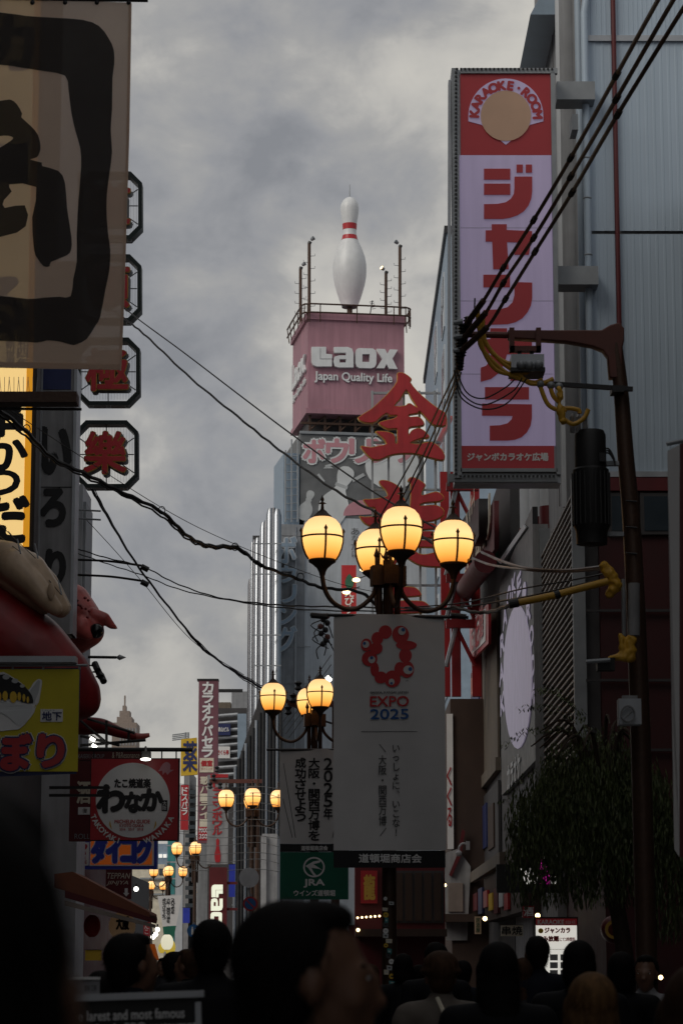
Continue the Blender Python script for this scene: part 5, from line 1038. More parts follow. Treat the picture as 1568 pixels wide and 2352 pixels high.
# lower wraps and boxes
mb = MB(); blob([(1385, 1300, 12, 0), (1400, 1320, 15, 0), (1415, 1345, 14, 0), (1398, 1365, 10, 0)], mb, 23.7); mb.remesh('yellow_wrap', M['yellow_tube'], .014, up, 1)
mb = MB(); blob([(1448, 1470, 13, 0), (1446, 1510, 13, 0), (1410, 1510, 7, 0), (1396, 1512, 4, 0)], mb, 23.7); blob([(1425, 1460, 7, 0), (1428, 1500, 8, 0)], mb, 23.7); mb.remesh('yellow_wrap', M['yellow_tube'], .014, up, 1)
MB().tube([P(1430, 1330, 23.8), P(1432, 1460, 23.8)], .02, 8).build('conduit', M['grey_steel'], up); MB().tube([P(1455, 1340, 23.7), P(1455, 1460, 23.7)], .055, 12).build('conduit', M['concrete'], up, True)
yt = ptube([(1180, 1386), (1260, 1370), (1330, 1352), (1395, 1335)], 23.6, .034, 'yellow_sleeve', 'yellow_tube', 12); MB().tube([P(1168, 1388, 23.6), P(1190, 1384, 23.6)], .042, 12).build('sleeve_cuff', M['black'], up); MB().tube([P(1273, 1368, 23.6), P(1285, 1364, 23.6)], .038, 12).build('sleeve_cuff', M['black'], up)
mbx = MB().pbox(FY(23.7), 1419, 1606, 1470, 1665, -.12, .06).build('meter_box', M['pale_wall'], up); shape(FY(23.6), [ell(1441, 1640, 17, 20, 22), ell(1441, 1640, 14, 16.5, 22)], 'dial_ring', M['concrete'], mbx, -.02, .03)
MB().pbox(FY(23.7), 1428, 1598, 1462, 1606, -.05, .03).build('box_top', M['concrete'], mbx); MB().tube([P(1433, 1650, 23.57), P(1451, 1632, 23.57)], .007, 5).build('handle', M['concrete'], mbx)
MB().pbox(FY(23.7), 1370, 1512, 1410, 1540, -.1, .05).build('black_box', M['black'], up); MB().tube([P(1345, 1520, 23.6), P(1400, 1516, 23.6)], .02, 8).build('lamp_arm', M['grey_steel'], up)
for k in range(3): MB().tube([P(1436, 1150 + k * 60, 23.9), P(1462, 1152 + k * 60, 23.9)], .008, 5).build('step_bolt', M['dark_metal'], up)
# two rusty poles further along
for u, D, vt, dirn, lab in ((592, 79, 1790, -1, 'slim rusty utility pole with a side arm behind the third lamp'), (770, 52, 1610, -1, 'orange brown utility pole with insulators between second lamp and tall banner')):
    q = P(u, vt, D); k = S(D)
    o = T('far_utility_pole', lab, 'utility pole', (q.x, D, 0)); MB().tube([(q.x, D, 0), (q.x, D, q.z)], [.1, .07], 10).build('pole', M['brown_metal'], o, True)
    MB().box(q.x - 110 * k, q.x + 10 * k, D - .06, D + .06, q.z - .12, q.z).build('side_arm', M['pole_red'], o)
    for j in range(4): MB().lathe([(.03, -.1), (.08, -.06), (.04, 0), (.08, .06), (.03, .1)], (q.x - 108 * k + j * .1, D - .1, q.z - .2 + (j % 3) * .25), 8).build('insulator', M['dark_metal'], o)
    MB().box(q.x - 70 * k, q.x - 48 * k, D - .15, D + .1, q.z - .45, q.z - .25).build('switch_box', M['dark_metal'], o)
hi = T('cable_junction', 'tangle of black insulators and cable joints left of the tall banner rod', 'cable joint', P(745, 1470, 50))
for k in range(9):
    c = P(742 + random.uniform(-12, 10), 1415 + k * 8, 50); MB().ball(c, .06, 8, 6).build('insulator', M['pole_red' if k % 3 == 0 else 'dark_metal'], hi, True)
    MB().tube(spline([c, c + Vector((random.uniform(-.25, .1), 0, -.12)), c + Vector((random.uniform(-.1, .2), 0, -.3))], 4), .012, 5).build('lead', M['cable'], hi)
# ------------------------------------------------------------------ cables
CB = []
def cable(pts, r, lab, m_='cable', k=8, wob=0):
    q = spline([P(*p_) for p_ in pts], k)
    if wob: q = [v + Vector((0, 0, wob * sin(i * 1.7))) for i, v in enumerate(q)]
    o = MB().tube(q, r, 6).build('overhead_cable', M[m_], None, True); tag(o, lab, 'cable', 'overhead cables'); return o
for j, (dx, w_) in enumerate(((0, .02), (1, .02), (2, .02))):
    pts = (((1600, -160, 15), (1510, 0, 17), (1415, 172, 18.8), (1310, 362, 20.8), (1225, 505, 22), (1155, 615, 23), (1110, 690, 23.5), (1072, 742, 23.8)), ((1640, -160, 15), (1545, 0, 17), (1415, 226, 18.8), (1310, 405, 20.8), (1225, 546, 22), (1155, 650, 23), (1115, 718, 23.5), (1066, 775, 23.8)), ((1680, -150, 15), (1580, 0, 17), (1418, 262, 18.8), (1313, 442, 20.8), (1228, 578, 22), (1160, 687, 23), (1118, 752, 23.5), (1060, 806, 23.8)))[j]
    lb_ = ('uppermost', 'middle', 'lowest')[j] + ' of three thick brown power cables crossing the karaoke sign'
    o = cable(pts, .0175, lb_, 'cable_brown')
    for q in pts[2:6]:
        c = P(*q); d = (P(*pts[5]) - P(*pts[2])).normalized(); MB().tube([c - d * .05, c + d * .05], .027, 8).build('cable_tie', M['black'], o)
    c0_, c1_ = P(*pts[6]), P(*pts[7]); MB().tube([c0_, c1_], .03, 8).build('cable_sleeve', M['brown_metal'], o)
for j, (u0, v0, u1, v1) in enumerate(((1052, 840, 868, 1195), (1055, 848, 905, 1180), (1058, 856, 925, 1165))): cable(((u0, v0, 23.9), ((u0 + u1) / 2 + 3, (v0 + v1) / 2 + 8, 27), (u1, v1, 31)), .009, ('left', 'middle', 'right')[j] + ' thin cable running down from the insulators past the red characters')
for j, (pts) in enumerate((((1046, 845), (1070, 900), (1110, 915), (1160, 890), (1182, 870)), ((1042, 850), (1062, 905), (1110, 930), (1175, 900), (1198, 868)), ((1046, 870), (1060, 915), (1110, 940), (1165, 925), (1208, 870)))): cable([(u, v, 23.7) for u, v in pts], .007, ('shortest', 'middle', 'longest')[j] + ' drooping black loop in front of the karaoke sign')
cable(((270, 693, 50), (318, 733, 48), (420, 808, 45), (560, 915, 41), (680, 1005, 38), (850, 1125, 33), (1040, 1235, 29)), .012, 'thin upper cable from the octagon signs down to the lamp')
cable(((262, 715, 50), (300, 742, 49), (345, 780, 48), (440, 870, 45), (560, 968, 41), (640, 1032, 39), (760, 1120, 35), (850, 1170, 33), (980, 1240, 30), (1080, 1290, 28)), .019, 'thick lower cable from the octagon signs down to the lamp', wob=.01)
cable(((-20, 925, 34), (60, 990, 35), (120, 1050, 36), (200, 1090, 37), (280, 1130, 38), (370, 1175, 39), (430, 1230, 40), (480, 1253, 41), (545, 1258, 42), (600, 1298, 42), (680, 1328, 43), (740, 1350, 43), (830, 1362, 44), (890, 1420, 45)), .03, 'thick sagging black cable bundle across the left half of the sky', wob=.012)
cable(((-20, 935, 34.2), (60, 1003, 35), (120, 1056, 36), (200, 1098, 37), (280, 1136, 38), (370, 1185, 39), (430, 1238, 40), (480, 1258, 41), (545, 1263, 42), (600, 1304, 42)), .016, 'second strand of the sagging cable bundle', wob=.015)
cable(((0, 925, 34), (100, 992, 35), (370, 1165, 39), (540, 1250, 42), (760, 1335, 44), (890, 1365, 45)), .006, 'thin straight support wire over the sagging bundle')
for j, (u, v) in enumerate(((62, 985), (372, 1172), (540, 1256), (690, 1325))):
    c = P(u, v, 39 if u > 300 else 35); o = MB().tube([c + Vector((.05 * cos(a_ * pi / 6), 0, .06 * sin(a_ * pi / 6))) for a_ in range(13)], .008, 5, False).build('cable_hanger', M['cable'], None); tag(o, ('first', 'second', 'third', 'fourth')[j] + ' small wire loop from the left on the sagging bundle', 'cable clip', 'wire loops on the bundle')
for j, dx in enumerate((0, 5, -4)): cable(((212 + dx, 1122, 48), (245 + dx * .6, 1182, 48), (310 + dx * .3, 1290, 48), (400 + dx * .6, 1410 + dx, 49), (470 + dx, 1492, 50), (560, 1556 + dx, 51), (640, 1600 + dx, 52), (760, 1662, 54), (860, 1700, 55)), .022 if j == 0 else .01, ('thick', 'right thin', 'left thin')[j] + ' strand of the bundle falling from the lowest octagon sign', wob=.012)
cable(((200, 1195, 48), (262, 1262, 48), (330, 1340, 48), (440, 1470, 49), (560, 1550, 51)), .007, 'thin wire running just below the falling bundle')
cable(((165, 1256, 46), (240, 1280, 45), (330, 1302, 43), (400, 1338, 42), (500, 1372, 41), (620, 1388, 40), (730, 1393, 38), (900, 1396, 35), (1050, 1398, 31)), .012, 'upper of two dark cables sagging towards the banner rod', wob=.006)
cable(((165, 1266, 46), (250, 1296, 45), (330, 1322, 43), (420, 1356, 42), (560, 1384, 40), (700, 1400, 38), (900, 1404, 35), (1060, 1398, 31)), .01, 'lower of two dark cables sagging towards the banner rod', wob=.006)
for j, v in enumerate((1287, 1322)):
    o = cable(((160, v - 2, 45), (250, v + 2, 44.5), (325, v + 12, 44)), .02, ('upper', 'lower')[j] + ' stiff dark support arm reaching right from the grey sign'); c = P(325, v + 14, 44); MB().tube([c, c + Vector((.12, 0, -.06))], .05, 8).build('clamp', M['black'], o)
cable(((1105, 1268, 30), (1150, 1288, 28), (1210, 1305, 26), (1300, 1310, 25), (1392, 1300, 23.8)), .016, 'upper brown cable from the right globe to the yellow wrapped pole', 'cable_brown'); cable(((1085, 1282, 30), (1130, 1298, 28), (1210, 1309, 26), (1300, 1313, 25), (1392, 1306, 23.8)), .014, 'lower brown cable from the right globe to the yellow wrapped pole', 'cable_brown')
cable(((930, 1395, 31), (1060, 1385, 29), (1200, 1352, 26), (1300, 1335, 25), (1400, 1315, 23.9)), .008, 'thin upper dark cable from the banner rod to the pole'); cable(((930, 1402, 31), (1060, 1394, 29), (1200, 1372, 26), (1300, 1350, 25), (1400, 1326, 23.9)), .01, 'thin lower dark cable from the banner rod to the pole')
cable(((1040, 1394, 29), (1090, 1406, 28), (1130, 1404, 27), (1175, 1388, 23.8)), .02, 'thick dark cable entering the yellow sleeve', wob=.006)
for j, (u0, v0, u1, v1) in enumerate(((1150, 1720 - 140, 700, 1720 - 140),)): pass
for j in range(4): cable(((640 + j * 8, 1670 + j * 8, 62), (700 + j * 6, 1590 + j * 10, 58), (760, 1505 + j * 22, 54)), .009, ('first', 'second', 'third', 'fourth')[j] + ' thin slanting wire behind the second lamp, counted from the top')
for j in range(11):
    v = 1800 + j * 19; cable(((410, v + 8 * (j % 3), 95), (500, v + 10, 88), (585, v + 6 - 4 * (j % 2), 70), (640, v + 12, 62)), .009, ('first', 'second', 'third', 'fourth', 'fifth', 'sixth', 'seventh', 'eighth', 'ninth', 'tenth', 'eleventh')[j] + ' thin wire from the top among those crossing behind the third lamp')

# ================================================================== RIGHT EDGE CLOTH, LIT BOARD, SHOPS
rc = T('striped_cloth_flag', 'pale and dark red upright cloth at the right edge', 'banner', P(1560, 1960, 14)); fR = FY(14, lambda a, b: .02 * sin(b * 2.3))
shape(fR, [[(1532, 1035), (1560, 1020), (1560, 1968), (1548, 1950), (1540, 1600)]], 'pale_cloth', M['cloth_white'], rc, 0, .003); shape(fR, [[(1560.5, 1018), (1640, 1000), (1640, 1980), (1560.5, 1968)]], 'red_cloth', M['dark_red'], rc, 0, .003); MB().tube([P(1530, 1020, 14.03), P(1650, 995, 14.03)], .012, 6).build('rod', M['grey_steel'], rc)
kb = T('lit_karaoke_board', 'lit white and red karaoke price board standing behind the crowd', 'sign', P(1276, 2250, 34)); f34 = FY(34)
MB().pbox(f34, 1226, 2106, 1328, 2262, -.3, -.02).build('case', M['black'], kb); MB().pbox(f34, 1230, 2125, 1324, 2180, -.03, 0).build('white_panel', M['lit_white'], kb); MB().pbox(f34, 1230, 2110, 1324, 2125.5, -.03, .004).build('red_header', M['lit_red'], kb)
txt(f34, 'KARAOKE', (1234, 2113, 1294, 2123), M['white'], kb, n=.008, bold=.06); txt(f34, 'ジャンカラ', (1250, 2131, 1308, 2143), M['red'], kb, n=.006, bold=.07); txt(f34, '飲み放題', (1234, 2150, 1282, 2162), M['red'], kb, n=.006, bold=.07); txt(f34, 'にて2時間料', (1284, 2153, 1320, 2162), M['red'], kb, n=.006, bold=.03); txt(f34, '会員様 特典', (1297, 2114, 1320, 2122), M['white'], kb, n=.008)
shape(f34, [ell(1241, 2138, 6, 6, 16)], 'round_mark', M['yellow_sign'], kb, .002, .003)
MB().pbox(f34, 1232, 2181, 1324, 2262, -.03, -.004).build('lower_panel', M['lit_white'], kb)
for i in range(2):
    for j in range(3): MB().pbox(f34, 1262 + i * 24, 2192 + j * 18, 1280 + i * 24, 2206 + j * 18, -.004, .004).build('menu_picture', M['print_mid'], kb)
def shoplight(u, v, D, lab, r=.05, m_='bulb'):
    o = T('bare_bulb', lab, 'lamp', P(u, v, D)); MB().ball(P(u, v, D), r, 10, 8).build('bulb', M[m_], o, True); MB().tube([P(u, v, D) + Vector((0, 0, r * .8)), P(u, v, D) + Vector((0, 0, r * 2.2))], r * .4, 6).build('socket', M['black'], o)
gr = T('red_food_stall', 'dark red shop front with a row of bulbs behind the banner post', 'shop', P(940, 2200, 58)); f58 = FY(58)
MB().pbox(f58, 815, 1985, 1022, 2330, -3, 0).build('wall', M['dark_red'], gr); MB().pbox(f58, 828, 2000, 866, 2075, 0, .06).build('menu_board', M['red'], gr); txt(f58, '龍', (836, 2010, 860, 2066), M['gold'], gr, n=.07, bold=.03); MB().pbox(f58, 815, 2135, 1022, 2152, 0, 1.0).build('awning', M['brown_wall'], gr); MB().pbox(f58, 905, 2000, 1018, 2120, .0, .05).build('shutter', M['dark_wall'], gr)
for k in range(5): MB().pbox(f58, 908 + k * 22, 2005, 924 + k * 22, 2115, .05, .08).build('shutter_slat', M['brown_wall'], gr)
for k in range(6): shoplight(821 + k * 10, 2108 - k * .8, 57.2, ('first', 'second', 'third', 'fourth', 'fifth', 'sixth', 'seventh', 'eighth', 'ninth')[k] + ' small bulb from the left in the row on the red shop front', .024)
for k, (u, v, D, lab) in enumerate(((1021, 2033, 60, 'single warm bulb right of the banner hem'), (822, 2136, 57, 'single warm bulb below the bulb row'), (1234, 2131 - 28, 42, 'small orange bulb left of the lit karaoke board'), (1113, 2110, 45, 'small orange bulb under the right shop awning'), (1516, 2245, 20, 'small orange light at the right edge behind the heads'))): shoplight(u, v, D, lab, .04 if D > 30 else .018)
for k, (u, v) in enumerate(((313, 2042), (358, 2146), (362, 2135), (352, 2152))): shoplight(u, v, 64, ('bright white shop spotlight above the red awning', 'first', 'second', 'third')[k] + ('' if k == 0 else ' bright bulb at the tip of the red awning'), .06, 'bulb_cool')
# neon behind the willow
nn_ = T('neon_shop_sign', 'white and magenta neon shop sign glimpsed through the willow', 'sign', P(1220, 2030, 37.5)); f375 = FY(36.2)
MB().pbox(f375, 1140, 1985, 1290, 2050, -.2, -.02).build('board', M['black'], nn_); txt(f375, 'TACO', (1192, 1995, 1232, 2030), M['lit_white'], nn_, n=0, bold=.04); txt(f375, 'BAR', (1240, 1975, 1262, 2030), M['neon_magenta'], nn_, n=.0, bold=.02); txt(f375, '8', (1262, 2012, 1278, 2030), M['lit_white'], nn_, n=.01, bold=.05)
yb2 = T('round_gold_emblem', 'round dark lantern with a gold emblem at lower right', 'lantern', P(1410, 2160, 33)); c = P(1410, 2135, 33); MB().ball(c, .18, 16, 12).build('shade', M['dark_red'], yb2, True); shape(FY(32.8), [ell(1410, 2135, 22, 22, 20), ell(1410, 2135, 15, 15, 16)], 'emblem', M['gold'], yb2, 0, .01); MB().tube([c + Vector((0, 0, .17)), c + Vector((0, 0, .6))], .012, 5).build('cord', M['cable'], yb2)
cc = T('wall_camera', 'white dome camera on a wall bracket right of the banner hem', 'camera', P(1060, 1945, 50)); MB().tube(spline([P(1073, 1940, 50), P(1062, 1937, 50), P(1054, 1945, 50), P(1053, 1955, 50)], 4), .02, 8).build('arm', M['white'], cc); MB().ball(P(1053, 1960, 50), .06, 12, 8).build('dome', M['white'], cc, True); MB().pbox(FY(50.02), 1070, 1932, 1078, 1952, -.05, .03).build('mount', M['white'], cc)
# small lit and painted signs low in the street
for i, (u0, v0, u1, v1, D, m_, s_, c_, lab) in enumerate(((196, 2182, 232, 2206, 30, 'yellow_sign', '', 'ink', 'small yellow shop panel low at the left behind the crowd'), (1090, 2105, 1104, 2145, 46, 'lantern_white', '居酒屋', 'deep_green', 'narrow pale vertical sign beside the right shop awning'), (800, 2125, 814, 2180, 56, 'dark_red', '', 'gold', 'narrow dark red strip sign left of the bulb row'), (1200, 2080, 1226, 2108, 40, 'red', '酒', 'white', 'small red sign just above the lit karaoke board'), (330, 2118, 344, 2150, 70, 'lit_red', 'たこ', 'white', 'tiny red lit sign at the awning tip'), (420, 2085, 436, 2120, 110, 'sign_blue', '', 'white', 'tiny blue sign right of the far banner'), (526, 1985, 540, 2060, 90, 'sign_blue', '', 'white', 'narrow blue sign right of the lit vertical sign'), (1150, 2125, 1200, 2150, 44, 'cream', '串焼', 'ink', 'pale cloth sign under the right shop awning'))):
    o = T('shop_sign', lab, 'sign', P((u0 + u1) / 2, v1, D)); f_ = FY(D); MB().pbox(f_, u0, v0, u1, v1, -.12, 0).build('panel', M[m_], o); MB().pbox(f_, u0 - 1, v0 - 1, u1 + 1, v0, -.13, .01).build('top_rim', M['dark_metal'], o)
    if s_: txt(f_, s_, (u0 + 2, v0 + 3, u1 - 2, v1 - 3), M[c_], o, n=.006, bold=.03, vert=(v1 - v0) > (u1 - u0))
# ================================================================== WILLOW
wi = T('willow_tree', 'dark drooping willow tree in front of the red wall on the right', 'tree', (P(1390, 1, 30).x, 30, 0))
base = Vector((P(1390, 1, 30).x, 30, 0)); topz = P(1350, 1660, 30).z
MB().tube(spline([base, base + Vector((.05, .1, 1.4)), base + Vector((-.1, .05, 2.6)), base + Vector((-.2, 0, 3.6))], 5), [.13 - .004 * k for k in range(16)], 10).build('trunk', M['bark'], wi, True)
crown = MB(); rnd = random.Random(3); cx = P(1340, 1, 30).x; sk = S(30)
for k in range(13):
    a = 2 * pi * k / 13; e = Vector((cx + .85 * cos(a) * rnd.uniform(.5, 1), 30 + .7 * sin(a), topz - rnd.uniform(.05, .5)))
    MB().tube(spline([base + Vector((-.2, 0, 3.4)), (base + Vector((-.2, 0, 3.9)) + e) / 2 + Vector((0, 0, .3)), e], 5), [.035 - .0028 * q for q in range(11)], 6).build('branch', M['bark'], wi, True)
for k in range(1000):
    a = rnd.uniform(0, 2 * pi); rr = sqrt(rnd.random()); x = cx + rr * cos(a) * 1.0; y = 30 + rr * sin(a) * .85
    z = topz - .1 - .75 * rr ** 2 + rnd.uniform(-.25, .12) - rnd.random() ** 3 * .6; ln = max(.4, min(rnd.uniform(.7, 2.2), z - (2.3 if x < cx + .5 else 1.9) - rnd.random() ** 2 * 1.1)); dx, dy = rnd.uniform(-.12, .12), rnd.uniform(-.1, .1); m_ = int(ln / .032)
    for i in range(m_):
        t_ = i / m_; c = Vector((x + dx * t_ + .04 * sin(t_ * 9 + k) + cos(a) * .12 * t_ * (1 - t_) * 4 * .5, y + dy * t_, z - ln * t_)); b = rnd.uniform(0, 2 * pi); L_ = rnd.uniform(.06, .11); wd = .0085
        d = Vector((cos(b) * .28, sin(b) * .28, -.95)) * L_; s_ = Vector((-sin(b), cos(b), 0)) * wd
        crown.add([c, c + d * .5 + s_, c + d, c + d * .5 - s_], [(0, 1, 2, 3)])
for (u0, v0, u1, v1) in ((1400, 1700, 1190, 1610), (1330, 1680, 1150, 1700), (1380, 1690, 1140, 1830), (1340, 1650, 1230, 1570), (1400, 1700, 1490, 1640)):
    for i in range(120):
        t_ = i / 120; c = P(u0 + (u1 - u0) * t_, v0 + (v1 - v0) * t_ + 40 * t_ * (t_ - 1) * 2 + (60 * max(0, t_ - .7) ** 1.2), 29.8) + Vector((rnd.uniform(-.03, .03), rnd.uniform(-.1, .1), rnd.uniform(-.05, .03))); b = rnd.uniform(0, 2 * pi); d = Vector((cos(b) * .6, sin(b) * .6, -.6)) * .08; s_ = Vector((-sin(b), cos(b), .3)) * .01
        crown.add([c, c + d * .5 + s_, c + d, c + d * .5 - s_], [(0, 1, 2, 3)])
crown.build('crown', M['willow'], wi)
# ================================================================== PEOPLE
def body_mesh():
    m = MB(); B = m.ball
    def limb(p0, p1, r0, r1, n=8):
        p0, p1 = Vector(p0), Vector(p1)
        for k in range(n + 1): B(p0 + (p1 - p0) * k / n, r0 + (r1 - r0) * k / n, 10, 8)
    for s in (-1, 1):
        limb((s * .09, 0, .92), (s * .10, .02, .5), .085, .058); limb((s * .10, .02, .5), (s * .1, -.02, .09), .058, .04); limb((s * .1, -.03, .05), (s * .11, .12, .035), .045, .035)
        limb((s * .18, 0, 1.40), (s * .235, -.02, 1.12), .052, .042); limb((s * .235, -.02, 1.12), (s * .22, .12, .9), .04, .028)
        hx, hy, hz = s * .215, .15, .855; B((hx, hy, hz), (.022, .035, .045))
        for f in range(4): limb((hx, hy - .02 + f * .017, hz - .03), (hx - s * .01, hy - .01 + f * .017, hz - .10 - (.012 if f in (1, 2) else 0)), .0095, .008, 4)
        limb((hx - s * .01, hy + .03, hz), (hx - s * .03, hy + .055, hz - .05), .011, .009, 3)
    limb((0, 0, .95), (0, 0, 1.15), .12, .115); limb((0, -.01, 1.15), (0, -.01, 1.33), .12, .11)
    for s in (-1, 1): limb((0, -.01, 1.38), (s * .16, 0, 1.40), .09, .06)
    limb((0, -.01, 1.4), (0, .005, 1.53), .06, .052)
    head(m); return m
def head(m, c=(0, .02, 1.6), k=1.0):
    c = Vector(c); B = lambda p, r, n=16: m.ball(c + Vector(p) * k, tuple(q * k for q in r), n, 12)
    B((0, -.015, .025), (.074, .094, .088)); B((0, .03, -.045), (.056, .062, .068)); B((0, .045, -.01), (.062, .052, .06)); B((0, .062, -.098), (.026, .024, .02))
    B((0, .092, -.012), (.011, .018, .03)); B((0, .102, -.032), (.016, .018, .013)); B((0, .082, -.066), (.024, .016, .008)); B((0, .078, -.08), (.022, .015, .008))
    for s in (-1, 1): B((s * .03, .076, .018), (.022, .012, .007)); B((s * .077, -.005, -.012), (.009, .019, .031)); B((s * .045, .06, -.03), (.02, .02, .02))
PB = body_mesh().remesh('_raw', None, .011, None, 2)
def coat_raw(puff=0):
    m = MB()
    def limb(p0, p1, r0, r1, n=8):
        p0, p1 = Vector(p0), Vector(p1)
        for k in range(n + 1): m.ball(p0 + (p1 - p0) * k / n, (r0 + (r1 - r0) * k / n) * (1 + puff * .12 * (k % 2)), 12, 8)
    limb((0, 0, .86), (0, 0, 1.15), .155 + puff * .02, .145, 10); limb((0, -.01, 1.15), (0, -.01, 1.36), .15 + puff * .02, .125, 8)
    for s in (-1, 1): limb((0, -.01, 1.385), (s * .17, 0, 1.395), .1, .072); limb((s * .18, 0, 1.395), (s * .24, -.02, 1.12), .072, .06); limb((s * .24, -.02, 1.12), (s * .225, .1, .92), .058, .047)
    limb((0, -.01, 1.42), (0, 0, 1.475), .085, .066, 3); return m.remesh('_raw', None, .014, None, 3)
COAT, PUFF = coat_raw(), coat_raw(1)
def trou_raw():
    m = MB()
    for s in (-1, 1):
        for (p0, p1, r0, r1) in (((s * .085, 0, .93), (s * .1, .02, .5), .1, .075), ((s * .1, .02, .5), (s * .1, -.015, .08), .073, .06)):
            for k in range(9): m.ball(Vector(p0).lerp(Vector(p1), k / 8), r0 + (r1 - r0) * k / 8, 10, 8)
    m.ball((0, 0, .93), (.15, .11, .1)); return m.remesh('_raw', None, .016, None, 3)
TROU = trou_raw()
def hair_raw(kind):
    m = MB(); c = Vector((0, .02, 1.6))
    m.ball(c + Vector((0, -.038, .036)), (.083, .094, .09), 18, 14); m.ball(c + Vector((0, -.045, -.02)), (.072, .07, .075), 14, 10)
    if kind != 'long': m.ball(c + Vector((0, .005, .095)), (.055, .06, .03), 12, 8)
    if kind == 'long':
        for k in range(8): m.ball(c + Vector((0, -.05 - .006 * k, -.03 - .045 * k)), (.088 + .003 * k - .0012 * k * k, .07, .07), 14, 10)
        for s in (-1, 1):
            for k in range(6): m.ball(c + Vector((s * .07, -.005, -.04 * k)), (.022, .045, .05), 10, 8)
    if kind == 'bob':
        for k in range(3): m.ball(c + Vector((0, -.04, -.03 * k)), (.088, .085, .07), 14, 10)
    if kind == 'hat': m.ball(c + Vector((0, -.01, .055)), (.098, .112, .085), 16, 12); m.lathe([(.1, -.02), (.115, .0), (.1, .02)], c + Vector((0, -.01, .03)), 18)
    me = m.remesh('_raw', None, .008, None, 2)
    if kind != 'hat':
        rn = random.Random(9); bm = bmesh.new(); bm.from_mesh(me); vs_ = list(bm.verts); bm.normal_update()
        for q in range(2600):                                   # loose locks of hair
            v = rn.choice(vs_); d = v.normal * rn.uniform(.003, .011) + Vector((rn.uniform(-.008, .008), rn.uniform(-.012, .004), -rn.uniform(.008, .03))); t2 = d.cross(v.normal).normalized() * .0014
            a_, b_, c_ = bm.verts.new(v.co + t2), bm.verts.new(v.co - t2), bm.verts.new(v.co + d); bm.faces.new((a_, b_, c_))
        bm.to_mesh(me); bm.free()
    if kind in ('none',):
        rn = random.Random(5)                                   # ragged tufts so the outline is not a smooth ball
        for v in me.vertices: v.co += v.normal * rn.uniform(-.002, .006)
    return me
HAIR = {k: hair_raw(k) for k in ('short', 'long', 'bob', 'hat')}
def person(lab, u, vtop, D, yaw, hair='short', hm='hair_black', cm='coat_black', coat=None, sm='skin', lean=0, eyes=False):
    q = P(u, vtop, D); s = q.z / 1.722
    r = T('person', lab, 'person', (q.x, D, 0), 'people in the crowd'); ORG[r.name] = Vector((0, 0, 0)); r.rotation_euler = (0, 0, radians(yaw)); r.scale = (s, s, s)
    def lk(nm, me, m_):
        o = bpy.data.objects.new(nm, me); COL.objects.link(o); o.parent = r
        if not me.materials: me.materials.append(None)
        o.material_slots[0].link = 'OBJECT'; o.material_slots[0].material = M[m_]; me.shade_smooth(); return o
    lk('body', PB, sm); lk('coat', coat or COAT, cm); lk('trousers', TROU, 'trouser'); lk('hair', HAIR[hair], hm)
    if eyes:
        for e in (-1, 1):
            MB().ball((e * .031, .097, 1.604), (.012, .009, .007), 10, 8).build('eye', M['white'], r, True); MB().ball((e * .031, .105, 1.604), (.005, .004, .005), 8, 6).build('iris', M['eye_black'], r); MB().tube([(e * .016, .1, 1.622), (e * .046, .094, 1.622)], .004, 6).build('eyebrow', M['hair_black'], r)
    return r
# yaw 0 looks away from the camera (+Y); -90 looks right; 180 looks at the camera
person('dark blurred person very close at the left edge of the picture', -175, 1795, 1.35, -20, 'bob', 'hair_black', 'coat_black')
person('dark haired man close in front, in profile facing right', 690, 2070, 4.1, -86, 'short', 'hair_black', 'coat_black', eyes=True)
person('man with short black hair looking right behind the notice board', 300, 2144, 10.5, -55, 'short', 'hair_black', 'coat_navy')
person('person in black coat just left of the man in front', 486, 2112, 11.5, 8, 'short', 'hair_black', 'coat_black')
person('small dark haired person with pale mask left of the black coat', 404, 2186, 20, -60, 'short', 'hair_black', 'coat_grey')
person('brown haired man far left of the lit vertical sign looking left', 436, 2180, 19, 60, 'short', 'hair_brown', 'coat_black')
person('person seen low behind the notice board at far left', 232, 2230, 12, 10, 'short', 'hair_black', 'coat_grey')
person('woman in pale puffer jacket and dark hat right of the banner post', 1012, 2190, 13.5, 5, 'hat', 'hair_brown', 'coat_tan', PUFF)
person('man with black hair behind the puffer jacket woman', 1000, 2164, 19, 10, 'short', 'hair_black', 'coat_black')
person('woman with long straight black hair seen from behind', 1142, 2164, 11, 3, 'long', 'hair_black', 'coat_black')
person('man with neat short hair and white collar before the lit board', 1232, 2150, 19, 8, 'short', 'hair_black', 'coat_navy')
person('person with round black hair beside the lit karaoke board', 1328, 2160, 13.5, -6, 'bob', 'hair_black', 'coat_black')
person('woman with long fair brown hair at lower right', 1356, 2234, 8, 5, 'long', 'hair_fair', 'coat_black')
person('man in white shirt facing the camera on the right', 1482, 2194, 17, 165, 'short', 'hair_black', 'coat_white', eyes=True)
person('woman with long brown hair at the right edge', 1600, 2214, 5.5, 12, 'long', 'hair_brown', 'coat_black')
person('dark haired person between the board and the white shirt man', 1424, 2186, 16, 0, 'bob', 'hair_black', 'coat_black')
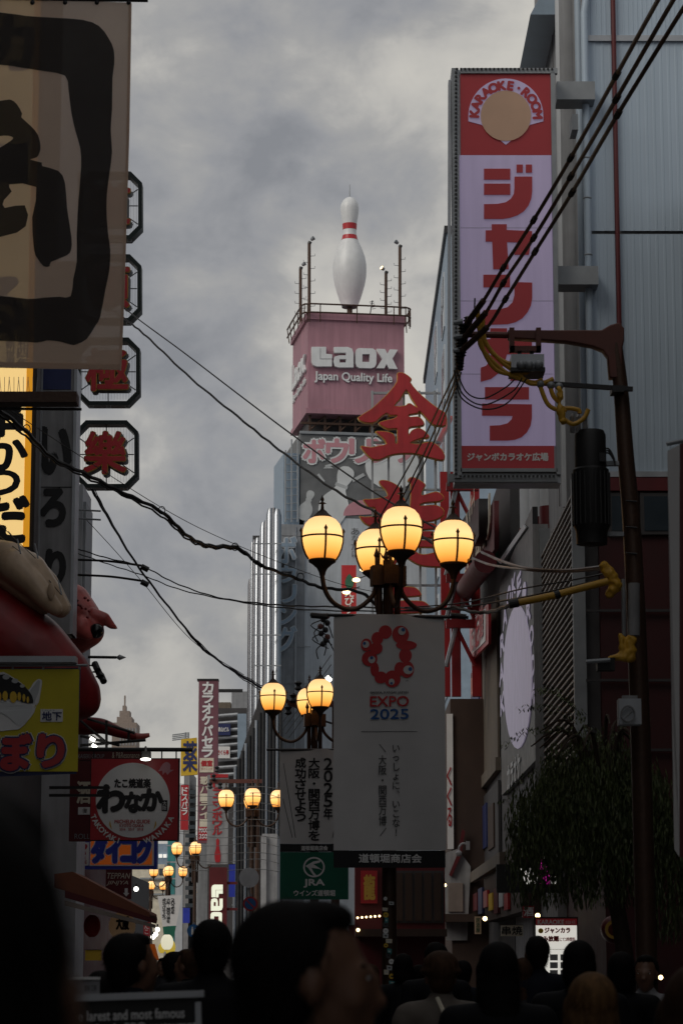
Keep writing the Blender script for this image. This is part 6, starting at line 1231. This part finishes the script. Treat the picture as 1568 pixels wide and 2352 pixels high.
for i, (u, v, D, y, h_) in enumerate(((928, 2212, 30, 20, 'short'), (962, 2216, 28, -20, 'short'), (1062, 2206, 24, 10, 'short'), (850, 2215, 26, 150, 'long'), (925, 2190, 22, 0, 'bob'), (375, 2200, 34, 170, 'short'), (1200, 2200, 19, 0, 'long'))):
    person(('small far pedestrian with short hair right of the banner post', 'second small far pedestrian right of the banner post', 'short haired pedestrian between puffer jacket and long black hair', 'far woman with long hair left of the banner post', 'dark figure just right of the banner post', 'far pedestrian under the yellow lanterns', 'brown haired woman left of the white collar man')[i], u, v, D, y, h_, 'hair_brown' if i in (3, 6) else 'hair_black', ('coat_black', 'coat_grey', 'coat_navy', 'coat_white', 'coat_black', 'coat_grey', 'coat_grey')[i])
bt_ = T('shoulder_strap', 'pale bag strap across the puffer jacket back', 'strap', P(1030, 2300, 13.3)); MB().tube([P(1003, 2292, 13.34), P(1018, 2325, 13.3), P(1030, 2360, 13.3)], .012, 6).build('strap', M['cream'], bt_)
# notice board in front
nb = T('notice_board', 'black notice board with white serif words in a silver frame, bottom left', 'board', P(160, 2420, 8)); f55 = Fr((0, 7.9, 0), (1, 0, .035), (-.035, 0, 1))
MB().pbox(f55, -150, 2292, 462, 2900, -.03, -.004).build('panel', M['black'], nb)
for r in ((-160, 2286, 469, 2301), (456, 2301.5, 469, 2900), (-160, 2301.5, -148, 2900)): MB().pbox(f55, *r, -.035, .012).build('frame_bar', M['steel'], nb)
txt(f55, 'The larest and most famous', (156, 2319, 424, 2342), M['white'], nb, n=.002, bold=.015); txt(f55, 'and only BBQ restaurant', (190, 2349, 452, 2372), M['white'], nb, n=.002, bold=.015)
for x in (-1.15, -.52): MB().box(x, x + .03, 7.93, 7.98, 0, 1.1).build('leg', M['steel'], nb)
mn = T('menu_stand', 'white menu stand with small red pictures behind the notice board', 'board', P(200, 2290, 10)); f10 = FY(10); MB().pbox(f10, 150, 2250, 228, 2380, -.02, 0).build('panel', M['coat_white'], mn); txt(f10, '宝探 工務', (195, 2262, 222, 2276), M['ink'], mn, n=.002); MB().pbox(f10, 150, 2244, 230, 2250, -.025, .01).build('rim', M['white'], mn); MB().tube([(P(190, 1, 10).x, 10.03, 0), (P(190, 1, 10).x, 10.03, 1.4)], .02, 6).build('leg', M['grey_steel'], mn)
